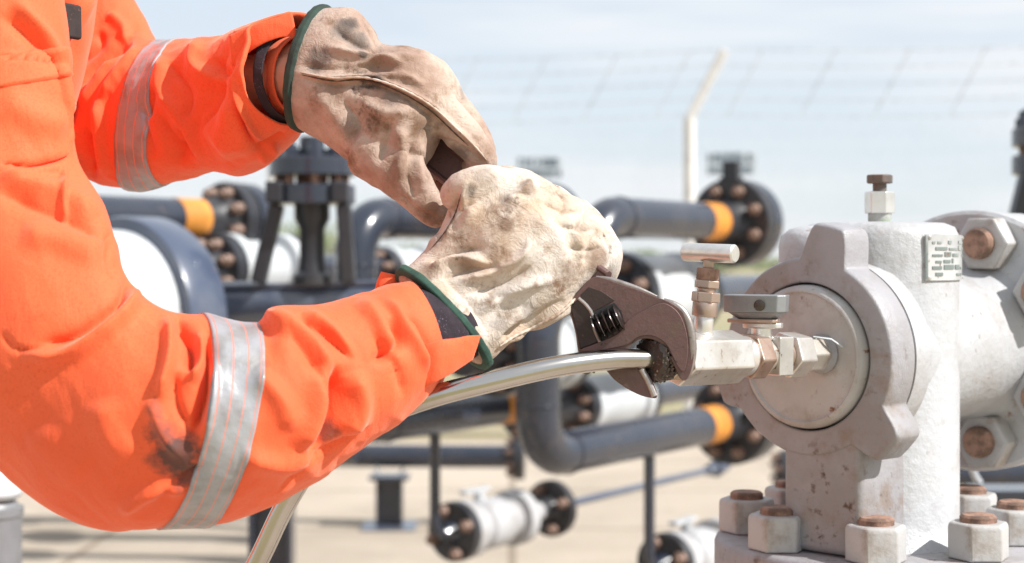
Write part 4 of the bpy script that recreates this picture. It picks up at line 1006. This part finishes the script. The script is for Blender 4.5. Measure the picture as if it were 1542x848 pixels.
# --- coverall: trunk and legs
NU, NV = 260, 200
trunk = [(-330, -240, 30, -200, 1.60, 0.5, 0, 0), (-420, -130, 125, -90, 1.60, 0.75, 0, 0), (-450, 60, 138, 40, 1.60, 0.8, 0, 0), (-470, 250, 95, 240, 1.62, 0.8, 0, 0), (-470, 500, 40, 480, 1.62, 0.78, 0, 0), (-470, 800, -35, 780, 1.62, 0.75, 0, 0), (-470, 1050, -20, 1050, 1.62, 0.75, 0, 0), (-420, 1180, -80, 1190, 1.62, 0.75, 0, 0)]
Gt, _ = soft(trunk, 150, 120, [(((70, -20), (120, 40), (105, 110)), 14, -7), (((140, -10), (110, 60)), 10, 5)], 0.010, 9, (1, 2, 3))
cov = grid_mesh('coverall', Gt, 'orange', person, True, True)
for dy in (-0.10, 0.10):
    p = cam(-260, 1000, 1.62); rings = []
    for f, r_ in ((0, 0.115), (0.25, 0.105), (0.5, 0.085), (0.75, 0.078), (1.0, 0.085)):
        z = p.z + 0.02 + (0.10 - p.z - 0.02) * f; c = Vector((p.x + 0.05 * math.sin(f * 3.1), p.y + dy * (1 + 0.4 * f), z))
        rings.append([c + Vector((math.cos(a), math.sin(a), 0)) * r_ * (1 + 0.05 * math.sin(5 * a + f * 20)) for a in np.linspace(0, 2 * math.pi, 41)[:-1]])
    b = MB(); b.ring_loft(rings); b.build('trouser_leg', 'orange', cov, smooth_angle=80)
    b = MB(); q = Vector((p.x + 0.045, p.y + dy * 1.45, 0.0))
    b.ring_loft([[q + Vector((math.cos(a) * 0.145 * k + 0.01, math.sin(a) * 0.05 * k, z)) for a in np.linspace(0, 2 * math.pi, 33)[:-1]] for z, k in ((0.009, 0.97), (0.03, 1.0), (0.06, 0.92), (0.085, 0.7))]); b.cyl(q + Vector((-0.04, 0, 0.06)), q + Vector((-0.045, 0, 0.2)), 0.058, 0.06)
    b.build('boot', 'boot', person, smooth_angle=60)

# --- far sleeve (upper in view)
far = [(140, -150, -80, -60, 1.74, 0.85, 0, 0),
       (186, -20, 25, 60, 1.74, 0.9, 10, 0),
       (214, 28, 60, 165, 1.72, 0.9, -6, 8),
       (226, 52, 105, 250, 1.69, 0.9, -24, 0),
       (238, 62, 200, 284, 1.66, 0.92, -34, 5),
       (268, 60, 252, 274, 1.63, 0.92, -36, 5),
       (312, 56, 322, 262, 1.60, 0.92, -30, 0),
       (345, 50, 368, 260, 1.575, 0.92, -34, 0),
       (382, 38, 402, 243, 1.55, 0.92, -46, 0),
       (412, 27, 424, 216, 1.535, 0.92, -62, 2),
       (438, 19, 452, 190, 1.52, 0.9, -86, 4)]
far_st = [  # dark creases (negative) and puffs (positive)
    (((118, 130), (150, 90), (200, 60)), 9, -7), (((150, 150), (185, 100), (212, 70)), 7, 5), (((120, 165), (148, 120), (175, 85)), 6, 5),
    (((112, 95), (150, 60), (148, 45)), 12, -7), (((160, 20), (185, 45), (190, 60)), 8, 6),
    (((128, 190), (134, 230), (140, 270)), 6, -8), (((148, 150), (150, 200), (160, 265)), 8, 6), (((255, 95), (280, 140), (272, 190)), 9, -7), (((330, 108), (322, 150), (300, 200)), 10, -7), (((238, 170), (262, 215), (300, 240)), 9, -6), (((112, 190), (118, 240)), 6, 5),
    (((205, 150), (215, 190), (232, 240)), 10, -5), (((248, 85), (240, 130), (255, 165)), 10, 5),
    (((232, 130), (222, 160), (215, 180)), 8, -6), (((262, 190), (275, 220), (268, 250)), 12, -6), (((250, 145), (275, 190), (300, 245)), 10, 5),
    (((300, 60), (292, 95), (330, 125)), 10, 6), (((320, 85), (330, 110), (345, 100)), 9, -6), (((345, 65), (325, 100), (305, 150)), 9, -5),
    (((330, 125), (300, 170), (290, 210)), 14, -5), (((345, 150), (340, 200), (350, 240)), 14, 5), (((290, 170), (330, 205), (385, 225)), 12, 4),
    (((352, 95), (350, 140), (372, 200), (388, 222)), 3.2, -7), (((360, 92), (359, 140), (380, 196), (396, 214)), 4, 5),
    (((385, 222), (410, 212), (430, 200)), 6, -5), (((388, 240), (405, 232), (415, 215)), 9, 5), (((345, 60), (385, 45), (430, 30)), 8, 4)]
Gf, tf = soft(far, NU, NV, far_st, 0.0095, 16, (3, 1, 7), axis=np.array([0.25, 0, -0.97]), stretch=2.6, fine=0.0012)
def open_sleeve(name, G, parent):
    Nn = grid_normals(G)
    fold_in = [G[-1:] - Nn[-1:] * 0.0022]
    for k in (4, 10, 16): fold_in.append(G[-k:-k + 1] - Nn[-k:-k + 1] * 0.0045)
    return grid_mesh(name, np.concatenate([G] + fold_in), 'orange', parent, cap0=True)
slf = open_sleeve('sleeve', Gf, cov)
i0, i1 = t_index(tf, NU, 3.95), t_index(tf, NU, 4.95)
band('reflective_band', Gf, i0, i1, 'tape', slf)
cuff_f = [(345, 54, 350, 100, 1.497, 0.30, 0, 0), (385, 37, 388, 70, 1.487, 0.22, 0, 0), (415, 27, 420, 57, 1.487, 0.16, 0, 0), (440, 18, 447, 54, 1.490, 0.14, 0, 0)]
# inside the cuff: strip of hook tape, then the inner cuff
def cuff(st, mat, name, parent, nu=24, nv=96, caps=False, wr=0.0008):
    G, _ = soft_rings(st, nu, nv); Nn = grid_normals(G); V = wrinkle(G.reshape(-1, 3), Nn.reshape(-1, 3), wr, 40, sd((4, 4, 4)))
    return grid_mesh(name, V.reshape(nu, nv, 3), mat, parent, caps, caps, thick=0.0 if caps else 0.0015)
cuff(cuff_f, 'orange', 'cuff_tab', slf, caps=True)
cuff([(410, 50, 425, 192, 1.53, 0.9, -24, 2), (430, 48, 440, 184, 1.525, 0.9, -50, 0), (448, 46, 450, 180, 1.52, 0.9, -52, 0)], 'velcro', 'hook_tape', slf)
cuff([(418, 57, 430, 180, 1.53, 0.8, -20, 2), (440, 57, 446, 174, 1.525, 0.84, -36, 0), (456, 55, 452, 172, 1.52, 0.84, -40, 0)], 'orange', 'inner_cuff', slf)
cuff([(400, 66, 432, 172, 1.53, 0.7, -12, 0), (440, 64, 452, 162, 1.52, 0.72, -14, 0), (490, 70, 490, 150, 1.505, 0.75, -10, 0)], 'skin', 'wrist', person, caps=True)

# --- near sleeve (lower in view)
near = [(-10, -330, -330, -200, 1.40, 0.75, 0, 0),
        (88, -60, -270, -20, 1.37, 0.75, 0, 0),
        (104, 90, -250, 150, 1.36, 0.75, 0, 0),
        (113, 240, -228, 330, 1.345, 0.75, 0, 0),
        (158, 310, -190, 500, 1.325, 0.76, 0, 0),
        (176, 360, -110, 625, 1.31, 0.78, 0, 0),
        (186, 410, -10, 698, 1.30, 0.80, 6, -4),
        (212, 448, 78, 764, 1.29, 0.82, 14, -4),
        (250, 473, 160, 797, 1.285, 0.84, 28, 0),
        (300, 481, 236, 794, 1.285, 0.86, 40, 6),
        (386, 488, 312, 791, 1.295, 0.86, 34, 10),
        (420, 462, 400, 760, 1.305, 0.86, 24, 6),
        (470, 460, 470, 724, 1.32, 0.86, 18, 6),
        (520, 452, 540, 678, 1.335, 0.86, 16, 6),
        (560, 441, 600, 632, 1.35, 0.86, 22, 6),
        (592, 432, 636, 598, 1.365, 0.85, 26, 0),
        (612, 430, 656, 576, 1.375, 0.84, 24, -6)]
near_st = [
    (((0, 82), (40, 84), (82, 92)), 3, 3), (((86, 88), (98, 160), (108, 236)), 4, 5), (((0, 250), (50, 248), (102, 236)), 4, -5), (((0, 262), (50, 258), (100, 250)), 8, 3),
    (((0, 20), (50, 60), (90, 105)), 14, -6), (((20, 0), (70, 55), (95, 100)), 10, 5), (((0, 150), (60, 180), (100, 190)), 22, 4),
    (((0, 292), (80, 318), (165, 358)), 12, -8), (((0, 268), (90, 290), (150, 325)), 14, 6), (((96, 250), (94, 300), (100, 330)), 4, 4),
    (((30, 350), (90, 360), (160, 380)), 20, 5), (((172, 345), (160, 380), (170, 420)), 9, -5),
    (((196, 412), (186, 445), (150, 480), (100, 512), (60, 520)), 7, -9), (((205, 425), (196, 462), (150, 505), (90, 535), (30, 532)), 12, 8), (((0, 500), (26, 526), (70, 522)), 3, -4),
    (((60, 640), (90, 690), (130, 720)), 30, 3.5), (((150, 600), (170, 660), (200, 690)), 26, 4),
    (((250, 478), (256, 530), (240, 600)), 8, 7), (((268, 474), (288, 520), (284, 560)), 8, -14), (((300, 500), (305, 540), (285, 575)), 7, 7), (((262, 560), (266, 610), (285, 650)), 8, -6),
    (((312, 500), (308, 590), (288, 660)), 8, -15), (((320, 540), (320, 600), (306, 660)), 6, 6), (((225, 600), (245, 650), (275, 690)), 10, 5), (((235, 750), (275, 720), (310, 700)), 10, -6), (((180, 770), (230, 740), (280, 735)), 10, 6),
    (((400, 470), (450, 500), (500, 560)), 12, 7), (((455, 470), (500, 500), (530, 540)), 9, 6), (((430, 490), (468, 540), (492, 600)), 10, -6),
    (((508, 548), (506, 600), (490, 650), (466, 690)), 10, -15), (((448, 474), (490, 500), (530, 542)), 7, -9), (((585, 480), (602, 515), (560, 545)), 10, -9), (((480, 550), (480, 610), (450, 680)), 16, 8), (((530, 560), (540, 610), (520, 660)), 16, 8),
    (((540, 450), (580, 500), (600, 560)), 12, 6), (((580, 450), (620, 500), (650, 560)), 9, 5), (((560, 500), (600, 560), (610, 600)), 9, -5), (((610, 470), (645, 520), (660, 570)), 8, -6),
    (((420, 740), (480, 690), (560, 640)), 8, -5), (((360, 690), (430, 700), (480, 690)), 16, 5), (((380, 560), (420, 600), (440, 650)), 16, 5)]
Gn, tn_ = soft(near, 380, 260, near_st, 0.0105, 13, (8, 2, 5), axis=np.array([0.45, 0, -0.89]), stretch=2.4, fine=0.0012)
sln = open_sleeve('sleeve', Gn, cov)
j0, j1 = t_index(tn_, 380, 9.0), t_index(tn_, 380, 9.97)
band('reflective_band', Gn, j0, j1, 'tape', sln)
def patch(name, G, i0, i1, j0, j1, mat, parent, off=0.003):
    Nn = grid_normals(G); B = G[i0:i1, j0:j1] + Nn[i0:i1, j0:j1] * off
    B = B.copy(); D = G[i0:i1, j0:j1] - Nn[i0:i1, j0:j1] * 0.001
    B[0], B[-1], B[:, 0], B[:, -1] = D[0], D[-1], D[:, 0], D[:, -1]
    return grid_mesh(name, B, mat, parent, closed=False)
patch('pocket', Gn, t_index(tn_, 380, 1.92), t_index(tn_, 380, 2.98), 14, 110, 'orange', sln)
patch('pocket_flap', Gn, t_index(tn_, 380, 1.86), t_index(tn_, 380, 2.20), 12, 112, 'orange', sln, off=0.0055)
BK = (0.045, 0.03, 0.027)
add_stains(M['orange'], Gn.reshape(-1, 3), [(266, 690, 0.020, 0.9, BK), (282, 712, 0.014, 0.75, BK), (246, 655, 0.013, 0.6, BK), (232, 618, 0.009, 0.5, BK), (308, 706, 0.012, 0.7, BK), (494, 652, 0.010, 0.7, BK), (395, 545, 0.006, 0.6, BK)])
# pocket flap seams show as ridges; the badge sits on the breast behind the near shoulder
cuff([(590, 434, 646, 580, 1.37, 0.78, 18, -4), (630, 434, 690, 556, 1.385, 0.76, 18, -8), (668, 446, 718, 536, 1.395, 0.70, 22, -10)], 'velcro', 'hook_tape', sln, caps=True)
flap = cuff([(640, 520, 640, 584, 1.325, 0.30, 0, 0), (662, 513, 658, 574, 1.325, 0.30, 0, 0), (692, 508, 684, 560, 1.335, 0.22, 0, 0), (716, 505, 702, 548, 1.345, 0.16, 0, 0), (724, 505, 712, 541, 1.35, 0.14, 0, 0)], 'orange', 'cuff_tab', sln, caps=True)
cuff([(562, 446, 580, 452, 1.42, 0.8, 0, 0), (568, 424, 600, 436, 1.42, 0.6, 0, 0), (574, 409, 596, 414, 1.42, 0.5, 0, 0)], 'orange', 'cuff_tab', sln, caps=True)
b = MB(); bc_ = None
pf = px_of(Gt.reshape(-1, 3)); Nt = grid_normals(Gt).reshape(-1, 3); k = np.where(Nt[:, 1] < 0.1)[0]
k = k[np.argmin((pf[k, 0] - 86) ** 2 + (pf[k, 1] - 30) ** 2)]; bp_ = Vector(Gt.reshape(-1, 3)[k]); bn = Vector(Nt[k]).normalized()
ux = bn.cross(UP).normalized(); uz = ux.cross(bn)
b.box(bp_ + bn * 0.004, ux, uz, bn, 0.05, 0.034, 0.007); b.build('chest_badge', 'badge', cov, bevel=0.003)

# --- gloves: a soft body, fingers and thumb fused into one skin, then creased
def fuse(name, G, tubes, mat, parent, voxel, smooth_it, post):
    """loft and finger tubes -> one continuous skin"""
    bm = bmesh.new(); nu, nv, _ = G.shape
    rows = [[bm.verts.new(G[i, j]) for j in range(nv)] for i in range(nu)]
    for a_, c_ in zip(rows, rows[1:]):
        for j in range(nv): bm.faces.new((a_[j], a_[(j + 1) % nv], c_[(j + 1) % nv], c_[j]))
    bm.faces.new(rows[0][::-1]); bm.faces.new(rows[-1])
    for pts, radii in tubes:
        P = spline(pts, 36); rr = np.interp(np.linspace(0, 1, 36), np.linspace(0, 1, len(radii)), radii)
        m2 = MB(); u = None; t0 = (P[1] - P[0]).normalized(); u = t0.orthogonal().normalized(); rings = []
        for i, p in enumerate(P):
            t = (P[min(i + 1, 35)] - P[max(i - 1, 0)]).normalized(); u = (u - t * u.dot(t)).normalized(); w = t.cross(u)
            rings.append([p + (u * math.cos(2 * math.pi * q / 20) + w * math.sin(2 * math.pi * q / 20)) * rr[i] for q in range(20)])
        tend = (P[-1] - P[-2]).normalized(); c = P[-1]                # rounded tip
        for a_ in (0.35, 0.7, 1.05, 1.4): rings.append([c + tend * math.sin(a_) * rr[-1] + (r_ - c) * math.cos(a_) for r_ in rings[35]])
        prev = None
        for r_ in rings:
            row = [bm.verts.new(p) for p in r_]
            if prev:
                for q in range(20): bm.faces.new((prev[q], prev[(q + 1) % 20], row[(q + 1) % 20], row[q]))
            else: bm.faces.new(row[::-1])
            prev = row
        bm.faces.new(prev)
    bmesh.ops.recalc_face_normals(bm, faces=bm.faces[:])
    me = bpy.data.meshes.new('tmp'); bm.to_mesh(me); bm.free()
    o = bpy.data.objects.new('tmp', me); COL.objects.link(o)
    rm = o.modifiers.new('r', 'REMESH'); rm.mode = 'VOXEL'; rm.voxel_size = voxel
    sm = o.modifiers.new('s', 'SMOOTH'); sm.factor = 0.5; sm.iterations = smooth_it
    ring0 = G[0]
    dg = bpy.context.evaluated_depsgraph_get(); m3 = bpy.data.meshes.new_from_object(o.evaluated_get(dg))
    bpy.data.objects.remove(o); bpy.data.meshes.remove(me)
    nV = len(m3.vertices); V = np.empty(nV * 3); m3.vertices.foreach_get('co', V); V = V.reshape(-1, 3)
    for stroke_list, amp, scale, seed in post:
        m3.vertices.foreach_set('co', V.ravel()); m3.update()
        Nn = np.empty(nV * 3); m3.vertex_normals.foreach_get('vector', Nn); Nn = Nn.reshape(-1, 3)
        V0 = V
        if amp: V = wrinkle(V, Nn, amp, scale, sd(seed), ridged=True)
        V = folds(V, Nn, [(a, w, h * 1.35) for a, w, h in stroke_list])
        dm = np.min(np.linalg.norm(V0[:, None, :] - ring0[None, ::3, :], axis=2), axis=1); wt = np.clip((dm - 0.006) / 0.02, 0, 1)[:, None]
        V = V0 + (V - V0) * wt
    m3.vertices.foreach_set('co', (V - np.array(PERSON_LOC)).ravel()); m3.update(); m3.name = name
    for p in m3.polygons: p.use_smooth = True
    ob = bpy.data.objects.new(name, m3); COL.objects.link(ob); m3.materials.clear(); m3.materials.append(M[mat]); ob.parent = parent
    return ob

# lower glove: fist seen from the back of the hand, wrench handle runs through it
lg = [(598, 412, 728, 552, 1.40, 0.62, 14, -12), (618, 398, 745, 538, 1.405, 0.62, 12, -10), (650, 366, 768, 514, 1.415, 0.60, 10, -8), (668, 335, 795, 493, 1.42, 0.60, 8, -6), (684, 295, 820, 485, 1.425, 0.62, 4, -4),
      (715, 262, 842, 477, 1.43, 0.64, 0, 0), (770, 250, 858, 460, 1.43, 0.62, 0, 0), (825, 272, 874, 440, 1.43, 0.58, 0, 0), (868, 302, 893, 424, 1.43, 0.52, 0, 0), (898, 340, 908, 412, 1.43, 0.5, 0, 0), (912, 368, 916, 402, 1.43, 0.45, 0, 0)]
Gl, tl = soft_rings(lg, 80, 72)
def fp(*a): return [cam(*q) for q in a]
lt = [  # four fingers curled round the handle on the far side, thumb laid over the top
    (fp((888, 345, 1.445), (908, 378, 1.452), (900, 412, 1.465), (868, 420, 1.475)), [0.017, 0.0175, 0.017, 0.014]),
    (fp((862, 322, 1.46), (888, 352, 1.472), (880, 392, 1.485), (845, 405, 1.485)), [0.018, 0.018, 0.017, 0.014]),
    (fp((822, 300, 1.46), (848, 324, 1.478), (842, 360, 1.495), (805, 380, 1.49)), [0.018, 0.018, 0.017, 0.014]),
    (fp((780, 286, 1.46), (803, 304, 1.478), (795, 335, 1.492), (765, 352, 1.485)), [0.017, 0.017, 0.016, 0.013]),
    (fp((830, 340, 1.445), (870, 355, 1.445), (897, 382, 1.448)), [0.034, 0.030, 0.021]),
    (fp((690, 300, 1.42), (705, 285, 1.405), (740, 275, 1.41), (775, 285, 1.425)), [0.019, 0.018, 0.016, 0.013])]
ls = [
    (((640, 372), (690, 350), (720, 300)), 10, 4), (((690, 290), (682, 330), (660, 370)), 6, -4), (((700, 280), (694, 320), (672, 360)), 5, 4),
    (((760, 300), (790, 285), (800, 270)), 6, 4), (((745, 310), (765, 295), (800, 292)), 7, -4), (((640, 410), (690, 390), (740, 398)), 6, 6), (((640, 395), (690, 378), (730, 372)), 5, -5), (((655, 424), (700, 408), (760, 402)), 5, -5),
    (((690, 425), (740, 410), (790, 380), (800, 360)), 6, 6), (((700, 442), (760, 428), (800, 400)), 6, -5), (((720, 470), (765, 440), (830, 420)), 8, 5), (((700, 500), (725, 460), (765, 440)), 7, -5), (((735, 520), (760, 490), (800, 465)), 7, 5),
    (((650, 430), (690, 470), (725, 520)), 8, 5), (((668, 420), (710, 460), (738, 510)), 7, -5), (((830, 275), (850, 300), (846, 330)), 5, -4), (((880, 305), (878, 335), (862, 350)), 6, -4), (((905, 345), (890, 370), (880, 400)), 6, -4),
    (((745, 520), (800, 492), (860, 458), (900, 420)), 5, 5), (((745, 508), (800, 480), (850, 450)), 6, -4), (((850, 330), (870, 360), (875, 390)), 9, 4), (((912, 372), (885, 378), (850, 372)), 4, -3.5), (((900, 345), (872, 348), (835, 338)), 4, -3), (((880, 318), (850, 318), (815, 305)), 4, -3), (((800, 320), (840, 360), (850, 410)), 12, 3)]
glove_l = fuse('glove', Gl, lt, 'leather', person, 0.0017, 8, [(ls, 0.0014, 22, (2, 5, 9)), ([], 0.0008, 60, (1, 1, 4))])
BR = (0.16, 0.085, 0.045); DK = (0.06, 0.042, 0.034); GY = (0.15, 0.12, 0.105)
def wv(o): return np.array([v.co[:] for v in o.data.vertices]) + np.array(PERSON_LOC)
add_stains(M['leather'], wv(glove_l), [(762, 335, 0.008, 0.8, BR), (800, 275, 0.010, 0.6, BR), (760, 305, 0.009, 0.5, BR), (905, 395, 0.014, 0.7, BR), (860, 415, 0.012, 0.5, BR), (640, 405, 0.012, 0.6, BR), (700, 400, 0.010, 0.5, BR), (712, 290, 0.007, 0.6, DK), (800, 470, 0.009, 0.6, GY), (755, 490, 0.009, 0.6, GY), (730, 260, 0.012, 0.45, BR), (872, 345, 0.010, 0.4, BR)])
Gb, tb2 = soft_rings(lg, 120, 120)
def binding(G, n, parent, mat, w=0.002):
    Nn = grid_normals(G); S = [G[0:1] - Nn[0:1] * 0.003]
    Nn_ = Nn
    S.append(G[0:1] + Nn_[0:1] * (w * 0.6)); 
    for i in range(1, n): S.append(G[i:i + 1] + Nn_[i:i + 1] * w)
    S.append(G[n:n + 1] - Nn_[n:n + 1] * 0.002)
    V = np.concatenate(S); sh = V.shape; Vn = wrinkle(V.reshape(-1, 3), grid_normals(V).reshape(-1, 3), 0.0012, 50, sd((7, 7, 1)))
    return grid_mesh('binding', Vn.reshape(sh), mat, parent)
binding(Gb, 6, glove_l, 'binding', 0.0036)

# upper glove: palm side towards us, fingers over the handle end, thumb below
ug = [(478, 13, 452, 190, 1.50, 0.62, -34, 10), (500, 12, 466, 200, 1.495, 0.62, -30, 8), (530, 14, 486, 212, 1.49, 0.60, -22, 6), (556, 34, 506, 226, 1.485, 0.60, -14, 4), (576, 66, 530, 246, 1.48, 0.60, -8, 0), (612, 70, 556, 268, 1.475, 0.60, 0, 0), (650, 82, 580, 288, 1.475, 0.58, 0, 0), (680, 106, 602, 296, 1.48, 0.55, 0, 0), (694, 134, 622, 276, 1.49, 0.5, 0, 0), (700, 156, 640, 250, 1.495, 0.42, 0, 0)]
Gu, tu = soft_rings(ug, 80, 72)
ut = [
    (fp((620, 142, 1.475), (664, 172, 1.468), (700, 206, 1.468), (724, 236, 1.475), (716, 254, 1.50), (690, 250, 1.515)), [0.022, 0.020, 0.0175, 0.0150, 0.014, 0.013]),
    (fp((626, 128, 1.50), (668, 158, 1.50), (704, 194, 1.50), (722, 230, 1.508), (705, 250, 1.53), (680, 240, 1.535)), [0.022, 0.020, 0.018, 0.0155, 0.014, 0.013]),
    (fp((620, 122, 1.525), (664, 148, 1.53), (694, 184, 1.53), (706, 220, 1.54), (690, 245, 1.555)), [0.022, 0.020, 0.018, 0.016, 0.013]),
    (fp((610, 122, 1.55), (650, 145, 1.555), (680, 180, 1.555), (690, 215, 1.56), (670, 235, 1.565)), [0.020, 0.018, 0.017, 0.015, 0.012]),
    (fp((640, 215, 1.55), (680, 245, 1.552), (705, 275, 1.545)), [0.026, 0.024, 0.020]),
    (fp((560, 225, 1.472), (598, 258, 1.455), (628, 290, 1.447), (655, 322, 1.452)), [0.030, 0.024, 0.020, 0.0135]),
    (fp((590, 190, 1.50), (640, 230, 1.545), (660, 285, 1.545), (670, 300, 1.53)), [0.034, 0.030, 0.024, 0.014])]
us = [
    (((440, 108), (490, 118), (550, 116), (600, 132), (650, 160), (690, 196), (720, 226), (738, 248)), 3.4, 4.5), (((455, 118), (510, 128), (560, 126), (610, 146), (650, 176), (690, 212)), 6, -4),
    (((440, 96), (500, 104), (560, 100), (620, 118)), 6, -3), (((500, 40), (530, 62), (560, 75), (575, 82)), 8, -5), (((490, 70), (530, 80), (580, 88), (640, 84)), 6, 4), (((545, 25), (560, 50), (572, 72)), 6, -4),
    (((520, 108), (560, 92), (610, 96)), 4, 4), (((560, 120), (600, 112), (640, 130)), 5, 3),
    (((515, 150), (540, 190), (520, 215)), 8, -4), (((590, 180), (580, 220), (570, 250)), 7, -4), (((540, 150), (580, 170), (620, 165)), 10, 4), (((600, 190), (606, 230), (602, 270)), 10, 5),
    (((640, 205), (630, 240), (640, 290)), 7, 4), (((620, 215), (612, 255), (625, 300)), 6, -4), (((600, 290), (630, 320), (660, 330)), 5, -3), (((660, 185), (640, 200), (634, 225)), 7, -5), (((650, 205), (690, 220), (725, 240)), 5, -3),
    (((470, 130), (500, 170), (540, 220)), 14, 3)]
glove_u = fuse('glove', Gu, ut, 'leather_dark', person, 0.0017, 8, [(us, 0.0017, 22, (6, 3, 2)), ([], 0.0008, 60, (3, 1, 4))])
Gb2, _ = soft_rings(ug, 120, 120)
binding(Gb2, 6, glove_u, 'binding_dark', 0.0034)
add_stains(M['leather_dark'], wv(glove_u), [(515, 42, 0.013, 0.85, GY), (540, 66, 0.011, 0.8, GY), (528, 30, 0.008, 0.7, DK), (478, 85, 0.013, 0.75, DK), (565, 122, 0.009, 0.8, DK), (588, 148, 0.010, 0.6, GY), (550, 82, 0.006, 0.8, DK), (600, 250, 0.016, 0.55, BR), (640, 190, 0.014, 0.6, BR), (530, 195, 0.012, 0.5, DK), (585, 290, 0.014, 0.5, BR), (650, 325, 0.014, 0.65, BR), (500, 140, 0.012, 0.45, BR), (690, 235, 0.010, 0.7, DK), (560, 180, 0.014, 0.4, BR), (700, 140, 0.008, 0.5, GY)])

# sewn welts and stitch lines that follow the leather
def seam(glove, pts, rad, mat, dash=False):
    S = wv(glove); pp = px_of(S); pl = spline2(pts); dens = []
    for a_, b_ in zip(pl, pl[1:]):
        n_ = max(2, int(np.hypot(*(b_ - a_)) / 3)); dens += [a_ + (b_ - a_) * k / n_ for k in range(n_)]
    P = []
    for q in dens:
        dd = np.hypot(pp[:, 0] - q[0], pp[:, 1] - q[1]); k = np.where(dd < max(3.0, dd.min() + 1))[0]; c = S[k[np.argmin(S[k, 1])]]
        P.append(np.array(cam(q[0], q[1], c[1])))
    P = np.array(P)
    for _ in range(2): P[1:-1] = (P[:-2] + 2 * P[1:-1] + P[2:]) / 4
    b = MB(); n_ = len(P)
    b.tube([Vector(x) - Vector((0, 0.0003, 0)) for x in P], rad, 8, radii=[rad * (0.35 + 0.65 * min(1, i / 5, (n_ - 1 - i) / 5)) * (1 + 0.25 * math.sin(i * 1.9)) for i in range(n_)])
    return b.build('seam', mat, glove, smooth_angle=80)
seam(glove_u, ((452, 109), (500, 118), (550, 117), (600, 132), (650, 160), (690, 196), (720, 226), (735, 244)), 0.0011, 'seam')
seam(glove_u, ((455, 113), (500, 122), (550, 121), (598, 137), (646, 165), (684, 200), (708, 222)), 0.0006, 'seam_dark')
seam(glove_l, ((752, 522), (772, 508), (810, 490), (845, 470), (868, 448), (890, 428)), 0.0014, 'seam')
seam(glove_l, ((694, 292), (686, 320), (668, 352), (646, 378)), 0.0006, 'seam_dark')
